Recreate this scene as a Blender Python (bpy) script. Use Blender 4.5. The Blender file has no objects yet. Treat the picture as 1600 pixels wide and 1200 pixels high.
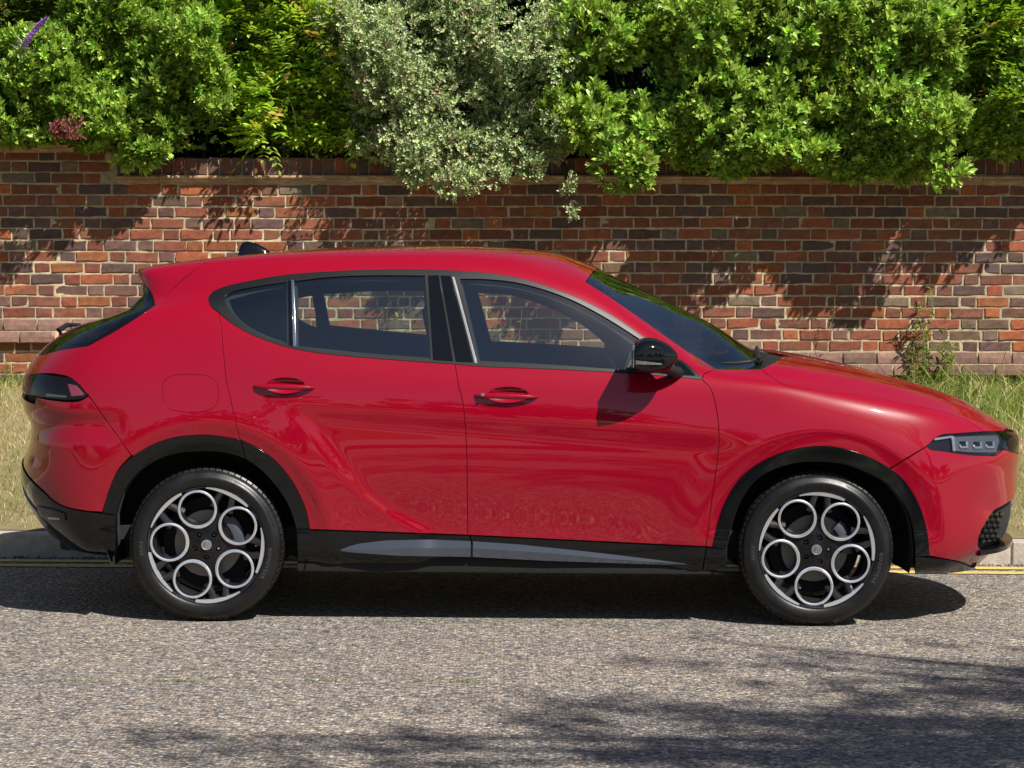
import bpy, bmesh, math, random
import numpy as np
from mathutils import Vector, Matrix, Euler
from mathutils.geometry import delaunay_2d_cdt
rad = math.radians
rng = np.random.default_rng(7)
random.seed(7)
SC = bpy.context.scene
COL = SC.collection

# ------------------------------------------------------------------ camera, sky, sun, exposure
F = 3615.0
YAW = rad(-0.4); PITCH = math.atan(200.0 / F); ROLL = rad(0.50)
CAM = np.array([10.0 * math.tan(YAW), -10.9, 1.602])
cam_d = bpy.data.cameras.new('camera')
cam_o = bpy.data.objects.new('camera', cam_d)
COL.objects.link(cam_o)
cam_d.sensor_width = 36.0
cam_d.lens = F / 1600.0 * 36.0
cam_d.clip_start = 0.1
cam_d.clip_end = 600.0
rot = Euler((0, 0, YAW)).to_matrix() @ Euler((math.pi / 2 - PITCH, 0, 0)).to_matrix() @ Euler((0, 0, ROLL)).to_matrix()
cam_o.matrix_world = Matrix.Translation(CAM) @ rot.to_4x4()
SC.camera = cam_o
RM = np.array(rot)

world = bpy.data.worlds.new('World')
SC.world = world
world.use_nodes = True
wn = world.node_tree
bg = wn.nodes['Background']
sky = wn.nodes.new('ShaderNodeTexSky')
sky.sky_type = 'NISHITA'
sky.sun_disc = False
SUN = np.array([0.56, -0.62, 1.0]); SUN /= np.linalg.norm(SUN)
sky.sun_elevation = math.asin(SUN[2])
sky.sun_rotation = math.atan2(SUN[0], SUN[1])
sky.air_density = 1.0
sky.dust_density = 0.6
wn.links.new(sky.outputs[0], bg.inputs[0])
bg.inputs[1].default_value = 0.055
sun_d = bpy.data.lights.new('sun', 'SUN')
sun_d.energy = 5.0
sun_d.angle = rad(0.53)
sun_d.color = (1.0, 0.955, 0.88)
sun_o = bpy.data.objects.new('sun', sun_d)
COL.objects.link(sun_o)
sun_o.rotation_euler = Vector(SUN).to_track_quat('Z', 'Y').to_euler()
sun_o.location = (6, -4, 12)
SC.view_settings.view_transform = 'Standard'
SC.view_settings.look = 'None'
SC.view_settings.exposure = 0.62
SC.view_settings.gamma = 1.0
SC.view_settings.use_curve_mapping = False

# ------------------------------------------------------------------ projection helpers (measuring the photograph)
def proj(P):
    q = (np.asarray(P) - CAM) @ RM
    return np.stack([800 + F * q[..., 0] / -q[..., 2], 600 - F * q[..., 1] / -q[..., 2]], -1)
def ray(px, py):
    return RM @ np.array([px - 800.0, 600.0 - py, -F])
def at_y(px, py, y):
    d = ray(px, py); t = (y - CAM[1]) / d[1]
    return CAM + t * d
def at_z(px, py, z=0.0):
    d = ray(px, py); t = (z - CAM[2]) / d[2]
    return CAM + t * d

# ------------------------------------------------------------------ object helpers
def tag(o, label=None, cat=None, group=None, kind=None):
    if label: o['label'] = label
    if cat: o['category'] = cat
    if group: o['group'] = group
    if kind: o['kind'] = kind
    return o
def empty(name, loc=(0, 0, 0), parent=None):
    o = bpy.data.objects.new(name, None)
    o.empty_display_size = 0.1
    COL.objects.link(o); o.location = loc
    if parent: o.parent = parent
    return o
def link(name, me, parent=None, loc=None):
    o = bpy.data.objects.new(name, me)
    COL.objects.link(o)
    if parent: o.parent = parent
    if loc is not None: o.location = loc
    return o
def mesh_np(name, V, Fc, mat=None, normals=None, smooth=True, colors=None, mats=None, midx=None):
    V = np.asarray(V, dtype=np.float32)
    me = bpy.data.meshes.new(name)
    if isinstance(Fc, np.ndarray):
        n, k = Fc.shape
        me.vertices.add(len(V)); me.vertices.foreach_set('co', V.ravel())
        me.loops.add(n * k); me.loops.foreach_set('vertex_index', Fc.astype(np.int32).ravel())
        me.polygons.add(n)
        me.polygons.foreach_set('loop_start', np.arange(0, n * k, k, dtype=np.int32))
        me.update(calc_edges=True)
    else:
        me.from_pydata([tuple(map(float, v)) for v in V], [], [tuple(int(i) for i in f) for f in Fc])
    if smooth:
        me.polygons.foreach_set('use_smooth', np.ones(len(me.polygons), dtype=bool))
    if mats:
        for m in mats: me.materials.append(m)
        me.polygons.foreach_set('material_index', np.asarray(midx, dtype=np.int32))
    elif mat: me.materials.append(mat)
    if colors is not None:
        a = me.color_attributes.new('tint', 'FLOAT_COLOR', 'POINT')
        c = np.ones((len(V), 4), dtype=np.float32); c[:, :3] = colors
        a.data.foreach_set('color', c.ravel())
    me.update()
    if normals is not None:
        me.normals_split_custom_set_from_vertices([tuple(map(float, n)) for n in normals])
    return me
def bm_obj(name, bm, mat, parent=None, smooth=True, angle=35, loc=None):
    bmesh.ops.recalc_face_normals(bm, faces=bm.faces[:])
    me = bpy.data.meshes.new(name)
    bm.to_mesh(me); bm.free()
    me.materials.append(mat)
    if smooth:
        me.polygons.foreach_set('use_smooth', np.ones(len(me.polygons), dtype=bool))
        me.set_sharp_from_angle(angle=rad(angle))
    return link(name, me, parent, loc)
def bm_box(bm, x0, x1, y0, y1, z0, z1, bev=0.0, seg=2):
    r = bmesh.ops.create_cube(bm, size=1.0)
    vs = r['verts']
    for v in vs:
        v.co = Vector(((x0 + x1) / 2 + v.co.x * (x1 - x0), (y0 + y1) / 2 + v.co.y * (y1 - y0), (z0 + z1) / 2 + v.co.z * (z1 - z0)))
    if bev > 0:
        es = set()
        for v in vs: es.update(v.link_edges)
        bmesh.ops.bevel(bm, geom=list(es), offset=bev, segments=seg, affect='EDGES', profile=0.6)
    return bm
def bm_tube(bm, pts, r, n=8, caps=True):
    pts = [Vector(p) for p in pts]
    rs = r if hasattr(r, '__len__') else [r] * len(pts)
    rings = []
    for i, p in enumerate(pts):
        t = (pts[min(i + 1, len(pts) - 1)] - pts[max(i - 1, 0)]).normalized()
        a = t.cross(Vector((0, 0, 1)))
        if a.length < 0.1: a = t.cross(Vector((0, 1, 0)))
        a.normalize(); b = t.cross(a)
        rings.append([bm.verts.new(p + (a * math.cos(k * 2 * math.pi / n) + b * math.sin(k * 2 * math.pi / n)) * rs[i]) for k in range(n)])
    for i in range(len(rings) - 1):
        for k in range(n):
            bm.faces.new((rings[i][k], rings[i][(k + 1) % n], rings[i + 1][(k + 1) % n], rings[i + 1][k]))
    if caps:
        bm.faces.new(rings[0]); bm.faces.new(rings[-1][::-1])
    return bm
def bm_lathe_y(bm, prof, n=64, closed=False):
    """prof: (radius, y) turned round the Y axis"""
    rings = []
    for r, y in prof:
        rings.append([bm.verts.new((r * math.cos(k * 2 * math.pi / n), y, r * math.sin(k * 2 * math.pi / n))) for k in range(n)])
    m = len(rings)
    for i in range(m if closed else m - 1):
        for k in range(n):
            bm.faces.new((rings[i][k], rings[i][(k + 1) % n], rings[(i + 1) % m][(k + 1) % n], rings[(i + 1) % m][k]))
    return bm
def superell(name, c, r, mat, parent=None, e1=0.8, e2=0.8, nu=28, nv=18, warp=None):
    V = []; Fc = []
    def sp(a, e): return math.copysign(abs(a) ** e, a)
    for j in range(nv + 1):
        ph = -math.pi / 2 + math.pi * j / nv
        for i in range(nu):
            th = 2 * math.pi * i / nu
            p = [r[0] * sp(math.cos(ph), e1) * sp(math.cos(th), e2), r[1] * sp(math.cos(ph), e1) * sp(math.sin(th), e2), r[2] * sp(math.sin(ph), e1)]
            if warp: p = warp(p)
            V.append((p[0] + c[0], p[1] + c[1], p[2] + c[2]))
    for j in range(nv):
        for i in range(nu):
            Fc.append((j * nu + i, j * nu + (i + 1) % nu, (j + 1) * nu + (i + 1) % nu, (j + 1) * nu + i))
    bm = bmesh.new()
    bv = [bm.verts.new(v) for v in V]
    for f in Fc: bm.faces.new([bv[k] for k in f])
    bmesh.ops.remove_doubles(bm, verts=bm.verts[:], dist=1e-5)
    return bm_obj(name, bm, mat, parent, angle=60)

# ------------------------------------------------------------------ materials
def mat_new(name):
    m = bpy.data.materials.new(name); m.use_nodes = True
    nt = m.node_tree
    return m, nt, nt.nodes['Principled BSDF']
def N(nt, t, **kw):
    n = nt.nodes.new(t)
    for k, v in kw.items():
        if k.startswith('i_'): n.inputs[k[2:]].default_value = v
        else: setattr(n, k, v)
    return n
def simple(name, col, rough=0.5, metal=0.0, coat=0.0, spec=0.5, bump=None):
    m, nt, b = mat_new(name)
    b.inputs['Base Color'].default_value = (*col, 1)
    b.inputs['Roughness'].default_value = rough
    b.inputs['Metallic'].default_value = metal
    b.inputs['Coat Weight'].default_value = coat
    b.inputs['Coat Roughness'].default_value = 0.03
    b.inputs['Specular IOR Level'].default_value = spec
    if bump:
        tc = N(nt, 'ShaderNodeTexCoord')
        no = N(nt, 'ShaderNodeTexNoise'); no.inputs['Scale'].default_value = bump[0]; no.inputs['Detail'].default_value = 4
        bp = N(nt, 'ShaderNodeBump'); bp.inputs['Strength'].default_value = bump[1]; bp.inputs['Distance'].default_value = bump[2]
        nt.links.new(tc.outputs['Object'], no.inputs['Vector'])
        nt.links.new(no.outputs['Fac'], bp.inputs['Height'])
        nt.links.new(bp.outputs[0], b.inputs['Normal'])
    return m
def ramp(nt, stops, interp='LINEAR'):
    r = nt.nodes.new('ShaderNodeValToRGB'); r.color_ramp.interpolation = interp
    e = r.color_ramp.elements
    while len(e) < len(stops): e.new(0.5)
    for k, (p, c) in enumerate(stops):
        e[k].position = p; e[k].color = (*c, 1) if len(c) == 3 else c
    return r
def mixc(nt, a, b, fac, blend='MIX'):
    m = nt.nodes.new('ShaderNodeMix'); m.data_type = 'RGBA'; m.blend_type = blend
    for s, v in ((6, a), (7, b), (0, fac)):
        if isinstance(v, bpy.types.NodeSocket): nt.links.new(v, m.inputs[s])
        elif s == 0: m.inputs[0].default_value = v
        else: m.inputs[s].default_value = (*v, 1)
    return m.outputs[2]
def geo_pos(nt, scale=(1, 1, 1)):
    g = nt.nodes.new('ShaderNodeNewGeometry')
    mp = nt.nodes.new('ShaderNodeMapping'); mp.inputs['Scale'].default_value = scale
    nt.links.new(g.outputs['Position'], mp.inputs['Vector'])
    return mp.outputs[0]
def noise(nt, vec, scale, detail=4, rough=0.55):
    n = nt.nodes.new('ShaderNodeTexNoise'); n.inputs['Scale'].default_value = scale
    n.inputs['Detail'].default_value = detail; n.inputs['Roughness'].default_value = rough
    nt.links.new(vec, n.inputs['Vector'])
    return n
def add_bump(nt, b, h, strength, dist, prev=None):
    bp = nt.nodes.new('ShaderNodeBump'); bp.inputs['Strength'].default_value = strength; bp.inputs['Distance'].default_value = dist
    nt.links.new(h, bp.inputs['Height'])
    if prev: nt.links.new(prev, bp.inputs['Normal'])
    nt.links.new(bp.outputs[0], b.inputs['Normal'])
    return bp.outputs[0]

# car paint: pigmented red base with a fine flake under clear coat
def paint():
    m, nt, b = mat_new('red_paint')
    b.inputs['Base Color'].default_value = (0.245, 0.0002, 0.0115, 1)
    b.inputs['Metallic'].default_value = 0.0
    b.inputs['Specular IOR Level'].default_value = 0.07
    b.inputs['Roughness'].default_value = 0.30
    b.inputs['Coat Weight'].default_value = 1.0
    b.inputs['Coat Roughness'].default_value = 0.012
    b.inputs['Coat IOR'].default_value = 1.53
    pos = geo_pos(nt)
    # thin film of dust that roughens the coat in soft patches
    n1 = noise(nt, pos, 3.0, 5)
    r1 = ramp(nt, [(0.4, (0.010,) * 3), (0.75, (0.030,) * 3)])
    nt.links.new(n1.outputs['Fac'], r1.inputs[0])
    nt.links.new(r1.outputs[0], b.inputs['Coat Roughness'])
    n2 = noise(nt, pos, 9.0, 2)
    bp = nt.nodes.new('ShaderNodeBump'); bp.inputs['Strength'].default_value = 0.02; bp.inputs['Distance'].default_value = 0.0004
    nt.links.new(n2.outputs['Fac'], bp.inputs['Height'])
    return m
M_PAINT = paint()
M_GLOSSBLACK = simple('gloss_black', (0.003, 0.003, 0.0035), 0.05)
M_CLAD = simple('black_cladding', (0.0035, 0.0035, 0.004), 0.10, spec=0.4)
M_TRIM = simple('satin_grey_trim', (0.005, 0.0052, 0.006), 0.42, spec=0.32)
M_RUBBER = simple('rubber_seal', (0.01, 0.01, 0.011), 0.6)
M_PLASTIC = simple('dark_plastic', (0.006, 0.006, 0.007), 0.55, bump=(250, 0.15, 0.0006))
M_LINER = simple('interior_trim', (0.012, 0.013, 0.015), 0.85)
M_SEAT = simple('seat_fabric', (0.012, 0.012, 0.015), 0.9, bump=(300, 0.3, 0.001))
M_UNDER = simple('underbody_black', (0.005, 0.005, 0.005), 0.85)
M_CHROME = simple('bright_chrome', (0.75, 0.75, 0.77), 0.12, metal=1.0)
M_MACH = simple('machined_alloy', (0.93, 0.93, 0.96), 0.26, metal=0.9)
M_RIM = simple('dark_alloy', (0.035, 0.034, 0.036), 0.22, metal=0.6, coat=0.6)
M_DISC = simple('brake_steel', (0.17, 0.16, 0.15), 0.45, metal=0.7)
M_CALIPER = simple('cast_caliper', (0.07, 0.075, 0.085), 0.5, metal=0.5)
M_SILVER = simple('silver_plastic', (0.26, 0.26, 0.26), 0.35, metal=0.6)
M_BLADE = simple('sill_blade_gloss', (0.035, 0.042, 0.055), 0.10, coat=1.0)
M_LAMPRED = simple('lamp_red', (0.25, 0.004, 0.01), 0.12, coat=1.0)
M_LAMPBACK = simple('lamp_backing', (0.16, 0.165, 0.17), 0.25, metal=0.7)
M_LAMPIN = simple('lamp_reflector', (0.34, 0.35, 0.36), 0.2, metal=0.7)
M_ARC = simple('machined_flange', (0.60, 0.60, 0.63), 0.38, metal=0.7)
M_LAMPSMOKE = simple('lamp_smoke', (0.006, 0.005, 0.006), 0.12, spec=0.4)
def glass(name, tint, f0=0.09):
    m = bpy.data.materials.new(name); m.use_nodes = True
    nt = m.node_tree; nt.nodes.clear()
    out = nt.nodes.new('ShaderNodeOutputMaterial')
    tr = nt.nodes.new('ShaderNodeBsdfTransparent'); tr.inputs[0].default_value = (*tint, 1)
    gl = nt.nodes.new('ShaderNodeBsdfGlossy'); gl.inputs['Roughness'].default_value = 0.0
    gl.inputs[0].default_value = (0.95, 0.97, 1.0, 1)
    lw = nt.nodes.new('ShaderNodeLayerWeight'); lw.inputs['Blend'].default_value = 0.5
    pw = N(nt, 'ShaderNodeMath', operation='POWER'); pw.inputs[1].default_value = 5.0
    ml = N(nt, 'ShaderNodeMath', operation='MULTIPLY_ADD'); ml.inputs[1].default_value = 1 - f0; ml.inputs[2].default_value = f0
    mx = nt.nodes.new('ShaderNodeMixShader')
    nt.links.new(lw.outputs['Facing'], pw.inputs[0]); nt.links.new(pw.outputs[0], ml.inputs[0])
    nt.links.new(ml.outputs[0], mx.inputs[0]); nt.links.new(tr.outputs[0], mx.inputs[1]); nt.links.new(gl.outputs[0], mx.inputs[2])
    nt.links.new(mx.outputs[0], out.inputs[0])
    return m
M_GLASS = glass('window_glass', (0.80, 0.92, 0.83), 0.13)
M_GLASSP = glass('rear_window_glass', (0.79, 0.91, 0.82), 0.13)
M_WSHIELD = glass('windscreen_glass', (0.20, 0.24, 0.24), 0.24)
M_REARGL = glass('tailgate_glass', (0.12, 0.14, 0.14), 0.10)
M_LENS = glass('clear_lens', (0.93, 0.94, 0.95), 0.035)
def tyre_mat():
    m, nt, b = mat_new('tyre_rubber')
    b.inputs['Specular IOR Level'].default_value = 0.4
    b.inputs['Roughness'].default_value = 0.36
    tc = N(nt, 'ShaderNodeTexCoord')
    n = noise(nt, tc.outputs['Object'], 7.0, 6, 0.7)
    r = ramp(nt, [(0.35, (0.004, 0.004, 0.0045)), (0.75, (0.012, 0.0115, 0.0105))])
    nt.links.new(n.outputs['Fac'], r.inputs[0]); nt.links.new(r.outputs[0], b.inputs['Base Color'])
    r2 = ramp(nt, [(0.3, (0.30,) * 3), (0.7, (0.46,) * 3)])
    nt.links.new(n.outputs['Fac'], r2.inputs[0]); nt.links.new(r2.outputs[0], b.inputs['Roughness'])
    n2 = noise(nt, tc.outputs['Object'], 120.0, 3)
    add_bump(nt, b, n2.outputs['Fac'], 0.25, 0.0008)
    return m
M_TYRE = tyre_mat()

# ------------------------------------------------------------------ ground, road, kerb
KERB_Y = 1.19
WALL_Y = 4.55
def verge_z(x, y):
    t = np.clip((y - (KERB_Y + 0.15)) / (WALL_Y - KERB_Y - 0.15), 0, 1)
    base = 0.125 + 0.585 * (t ** 1.15)
    return base + 0.02 * np.sin(x * 2.1 + 0.6) * np.sin(y * 3.0) * t - 0.012 * x * t
def grid_mesh(x0, x1, y0, y1, nx, ny, zf):
    xs = np.linspace(x0, x1, nx); ys = np.linspace(y0, y1, ny)
    X, Y = np.meshgrid(xs, ys, indexing='ij')
    V = np.stack([X, Y, zf(X, Y)], -1).reshape(-1, 3)
    I = np.arange(nx * ny).reshape(nx, ny)
    Fq = np.stack([I[:-1, :-1], I[1:, :-1], I[1:, 1:], I[:-1, 1:]], -1).reshape(-1, 4)
    return V, Fq
def asphalt():
    m, nt, b = mat_new('worn_asphalt')
    pos = geo_pos(nt)
    wob = noise(nt, pos, 40.0, 2)
    vm = N(nt, 'ShaderNodeVectorMath', operation='MULTIPLY_ADD')
    nt.links.new(wob.outputs['Color'], vm.inputs[0]); vm.inputs[1].default_value = (0.010, 0.010, 0.01)
    nt.links.new(pos, vm.inputs[2])
    v = nt.nodes.new('ShaderNodeTexVoronoi'); v.inputs['Scale'].default_value = 74.0; v.inputs['Randomness'].default_value = 1.0
    nt.links.new(vm.outputs[0], v.inputs['Vector'])
    sep = nt.nodes.new('ShaderNodeSeparateColor'); nt.links.new(v.outputs['Color'], sep.inputs[0])
    stone = ramp(nt, [(0.0, (0.06, 0.066, 0.078)), (0.27, (0.13, 0.128, 0.13)), (0.42, (0.29, 0.265, 0.24)), (0.62, (0.36, 0.285, 0.215)), (0.80, (0.235, 0.21, 0.19)), (0.93, (0.50, 0.46, 0.40)), (1.0, (0.66, 0.61, 0.53))])
    nt.links.new(sep.outputs[0], stone.inputs[0])
    edge = ramp(nt, [(0.25, (1, 1, 1)), (0.62, (0.45, 0.43, 0.41))])
    dsc = N(nt, 'ShaderNodeMath', operation='MULTIPLY'); dsc.inputs[1].default_value = 1.0
    nt.links.new(v.outputs['Distance'], dsc.inputs[0]); nt.links.new(dsc.outputs[0], edge.inputs[0])
    c = mixc(nt, stone.outputs[0], (0.25, 0.225, 0.20), 0.05)
    c = mixc(nt, c, edge.outputs[0], 0.75, 'MULTIPLY')
    big = noise(nt, geo_pos(nt, (0.5, 1.3, 1)), 1.4, 6, 0.62)
    rb = ramp(nt, [(0.3, (0.94, 0.97, 1.01)), (0.7, (1.30, 1.25, 1.17))])
    nt.links.new(big.outputs['Fac'], rb.inputs[0])
    c = mixc(nt, c, rb.outputs[0], 1.0, 'MULTIPLY')
    mid = noise(nt, pos, 22.0, 5, 0.7)
    rm = ramp(nt, [(0.35, (0.72, 0.73, 0.76)), (0.68, (1.2, 1.16, 1.1))])
    nt.links.new(mid.outputs['Fac'], rm.inputs[0])
    c = mixc(nt, c, rm.outputs[0], 0.8, 'MULTIPLY')
    # tar-dark drip patch between the wheels and channel dirt near the kerb
    nt.links.new(c, b.inputs['Base Color'])
    b.inputs['Roughness'].default_value = 0.75
    inv = N(nt, 'ShaderNodeMath', operation='SUBTRACT'); inv.inputs[0].default_value = 1.0
    nt.links.new(v.outputs['Distance'], inv.inputs[1])
    p = add_bump(nt, b, inv.outputs[0], 0.9, 0.010)
    add_bump(nt, b, mid.outputs['Fac'], 0.6, 0.012, p)
    return m
def road_relief(x, y):
    return 0.0 * x
M_ROAD = asphalt()
# the carriageway: coarse far away, relief of the chippings inside the view
V, Fq = grid_mesh(-60, 60, -7.0, KERB_Y + 0.02, 60, 12, lambda X, Y: 0 * X - 0.0005)
road = link('road', mesh_np('road', V, Fq, M_ROAD)); tag(road, kind='structure')
def ground_mat(name, c1, c2, c3, sc=6.0):
    m, nt, b = mat_new(name)
    pos = geo_pos(nt)
    n = noise(nt, pos, sc, 8, 0.7); n2 = noise(nt, pos, sc * 14, 4, 0.7)
    r = ramp(nt, [(0.3, c1), (0.5, c2), (0.7, c3)])
    mx = N(nt, 'ShaderNodeMath', operation='MULTIPLY_ADD'); mx.inputs[1].default_value = 0.45
    ad = N(nt, 'ShaderNodeMath', operation='MULTIPLY'); ad.inputs[1].default_value = 0.55
    nt.links.new(n2.outputs['Fac'], ad.inputs[0]); nt.links.new(n.outputs['Fac'], mx.inputs[0]); nt.links.new(ad.outputs[0], mx.inputs[2])
    nt.links.new(mx.outputs[0], r.inputs[0]); nt.links.new(r.outputs[0], b.inputs['Base Color'])
    b.inputs['Roughness'].default_value = 0.95; b.inputs['Specular IOR Level'].default_value = 0.1
    add_bump(nt, b, n2.outputs['Fac'], 0.7, 0.02)
    return m
M_SOIL = ground_mat('dry_soil_and_thatch', (0.10, 0.085, 0.04), (0.24, 0.19, 0.10), (0.33, 0.27, 0.15))
V, Fq = grid_mesh(-12, 12, KERB_Y + 0.15, WALL_Y + 0.05, 160, 40, verge_z)
verge = link('verge', mesh_np('verge', V, Fq, M_SOIL)); tag(verge, kind='structure')
M_FIELD = ground_mat('mown_grass', (0.04, 0.07, 0.02), (0.07, 0.11, 0.03), (0.14, 0.15, 0.06), 3.0)
V, Fq = grid_mesh(-300, 300, -300, 300, 40, 40, lambda X, Y: 0 * X - 0.15)
gr = link('ground', mesh_np('ground', V, Fq, M_FIELD)); tag(gr, kind='structure')
M_KERB = None
def concrete(name, base, dark):
    m, nt, b = mat_new(name)
    pos = geo_pos(nt)
    n = noise(nt, pos, 9.0, 8, 0.7); n2 = noise(nt, pos, 160.0, 4, 0.7)
    r = ramp(nt, [(0.3, dark), (0.62, base)])
    nt.links.new(n.outputs['Fac'], r.inputs[0])
    r2 = ramp(nt, [(0.38, (0.72, 0.70, 0.66)), (0.6, (1.05, 1.05, 1.05))])
    nt.links.new(n2.outputs['Fac'], r2.inputs[0])
    nt.links.new(mixc(nt, r.outputs[0], r2.outputs[0], 0.8, 'MULTIPLY'), b.inputs['Base Color'])
    b.inputs['Roughness'].default_value = 0.9
    p = add_bump(nt, b, n2.outputs['Fac'], 0.5, 0.004)
    add_bump(nt, b, n.outputs['Fac'], 0.4, 0.01, p)
    return m
M_KERB = concrete('kerb_concrete', (0.50, 0.45, 0.38), (0.32, 0.28, 0.23))
kerb = empty('kerb', (0, KERB_Y, 0)); tag(kerb, kind='structure')
bm = bmesh.new(); bm_box(bm, -0.4535, 0.4535, 0, 0.145, -0.15, 0.125, 0.012, 3)
bmesh.ops.recalc_face_normals(bm, faces=bm.faces[:])
me_k = bpy.data.meshes.new('kerb_stone'); bm.to_mesh(me_k); bm.free(); me_k.materials.append(M_KERB)
me_k.polygons.foreach_set('use_smooth', np.ones(len(me_k.polygons), dtype=bool)); me_k.set_sharp_from_angle(angle=rad(40))
kx0 = at_y(1581, 850, KERB_Y)[0]
for k in range(-9, 6):
    o = link('kerb_stone', me_k, kerb, (kx0 + 0.4575 + 0.915 * k, random.uniform(-0.003, 0.003), random.uniform(-0.004, 0.003)))
bm = bmesh.new()
for sx, w in ((-60, -9.0 * 0.915 + kx0), (kx0 + 0.915 * 6, 60)):
    bm_box(bm, sx, w, 0.0, 0.145, -0.15, 0.12, 0.01, 2)
o = bm_obj('kerb_run', bm, M_KERB, kerb); tag(o, kind='stuff')
# joint mortar just behind the faces
bm = bmesh.new(); bm_box(bm, -60, 60, 0.006, 0.139, -0.14, 0.114)
o = bm_obj('kerb_mortar', bm, simple('kerb_joint', (0.10, 0.09, 0.075), 0.95), kerb)
def yellow():
    m, nt, b = mat_new('worn_yellow_paint')
    pos = geo_pos(nt)
    n = noise(nt, pos, 70.0, 6, 0.75); n2 = noise(nt, pos, 6.0, 4, 0.6)
    ad = N(nt, 'ShaderNodeMath', operation='MULTIPLY_ADD'); ad.inputs[1].default_value = 0.45
    nt.links.new(n2.outputs['Fac'], ad.inputs[0]); nt.links.new(n.outputs['Fac'], ad.inputs[2])
    r = ramp(nt, [(0.66, (0.74, 0.46, 0.075)), (0.88, (0.30, 0.25, 0.17))])
    nt.links.new(ad.outputs[0], r.inputs[0]); nt.links.new(r.outputs[0], b.inputs['Base Color'])
    b.inputs['Roughness'].default_value = 0.8
    add_bump(nt, b, n.outputs['Fac'], 0.6, 0.006)
    return m
M_YEL = yellow()
for yc in (1.045, 0.865):
    V, Fq = grid_mesh(-60, 60, yc - 0.046, yc + 0.046, 120, 2, lambda X, Y: 0 * X + 0.004)
    o = link('yellow_line', mesh_np('yellow_line', V, Fq, M_YEL)); tag(o, kind='structure')
# gutter grit between kerb and road
n = 1500
gx = rng.uniform(-4.5, 4.5, n); gy = KERB_Y - np.abs(rng.normal(0, 0.035, n)) - 0.004
gs = rng.uniform(0.002, 0.007, n)
tet = np.array([[1, 1, 1], [-1, -1, 1], [-1, 1, -1], [1, -1, -1]], float)
Vg = (tet[None] * gs[:, None, None] * rng.uniform(0.5, 1.2, (n, 4, 1)) + np.stack([gx, gy, gs * 0.6], -1)[:, None])
Fg = (np.array([[0, 1, 2], [0, 3, 1], [0, 2, 3], [1, 3, 2]])[None] + 4 * np.arange(n)[:, None, None]).reshape(-1, 3)
o = link('grit', mesh_np('grit', Vg.reshape(-1, 3), Fg, simple('grit', (0.16, 0.13, 0.09), 0.9), smooth=False))
tag(o, 'loose grit and dirt gathered in the gutter along the kerb', 'grit', kind='stuff')
# far side of the road (behind the camera)
M_PAVE = concrete('pavement_concrete', (0.30, 0.28, 0.25), (0.2, 0.19, 0.17))
bm = bmesh.new(); bm_box(bm, -60, 60, -9.2, -7.0, -0.1, 0.11)
o = bm_obj('pavement', bm, M_PAVE); tag(o, kind='structure')

# ------------------------------------------------------------------ brick wall
def brick_mat():
    m, nt, b = mat_new('old_brick')
    at = nt.nodes.new('ShaderNodeAttribute'); at.attribute_name = 'tint'
    pos = geo_pos(nt)
    n1 = noise(nt, pos, 28.0, 6, 0.65)
    r1 = ramp(nt, [(0.3, (0.62, 0.60, 0.60)), (0.7, (1.3, 1.25, 1.2))])
    nt.links.new(n1.outputs['Fac'], r1.inputs[0])
    c = mixc(nt, at.outputs['Color'], r1.outputs[0], 0.8, 'MULTIPLY')
    n2 = noise(nt, geo_pos(nt, (1, 1, 2.2)), 3.0, 5, 0.6)
    r2 = ramp(nt, [(0.50, (0, 0, 0)), (0.72, (0.62, 0.62, 0.62))])
    nt.links.new(n2.outputs['Fac'], r2.inputs[0])
    c = mixc(nt, c, (0.09, 0.075, 0.07), r2.outputs[0])       # soot-dark patches
    n3 = noise(nt, pos, 75.0, 3, 0.6)
    r3 = ramp(nt, [(0.70, (0, 0, 0)), (0.78, (0.75, 0.75, 0.75))])
    nt.links.new(n3.outputs['Fac'], r3.inputs[0])
    c = mixc(nt, c, (0.55, 0.47, 0.38), r3.outputs[0])        # lime and lichen flecks
    nt.links.new(c, b.inputs['Base Color'])
    b.inputs['Roughness'].default_value = 0.88; b.inputs['Specular IOR Level'].default_value = 0.25
    n4 = noise(nt, pos, 140.0, 5, 0.7)
    p = add_bump(nt, b, n4.outputs['Fac'], 0.5, 0.003)
    add_bump(nt, b, n1.outputs['Fac'], 0.5, 0.006, p)
    return m
M_BRICK = brick_mat()
def mortar_mat():
    m, nt, b = mat_new('lime_mortar')
    pos = geo_pos(nt)
    n = noise(nt, pos, 30.0, 8, 0.7); n2 = noise(nt, pos, 1.6, 4, 0.6)
    r = ramp(nt, [(0.3, (0.33, 0.27, 0.17)), (0.65, (0.60, 0.51, 0.345))])
    nt.links.new(n.outputs['Fac'], r.inputs[0])
    r2 = ramp(nt, [(0.35, (0.72, 0.70, 0.68)), (0.65, (1.1, 1.08, 1.05))])
    nt.links.new(n2.outputs['Fac'], r2.inputs[0])
    nt.links.new(mixc(nt, r.outputs[0], r2.outputs[0], 1.0, 'MULTIPLY'), b.inputs['Base Color'])
    b.inputs['Roughness'].default_value = 0.95; b.inputs['Specular IOR Level'].default_value = 0.15
    add_bump(nt, b, n.outputs['Fac'], 0.9, 0.008)
    return m
M_MORTAR = mortar_mat()
PAL = [((0.27, 0.082, 0.042), 6), ((0.22, 0.072, 0.043), 7), ((0.32, 0.098, 0.040), 4), ((0.42, 0.135, 0.045), 1.8), ((0.19, 0.082, 0.060), 5),
       ((0.150, 0.088, 0.075), 4.5), ((0.110, 0.080, 0.075), 3.5), ((0.16, 0.125, 0.105), 1.2), ((0.26, 0.19, 0.13), .7)]
PW = np.array([p[1] for p in PAL], float); PW /= PW.sum()
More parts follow.
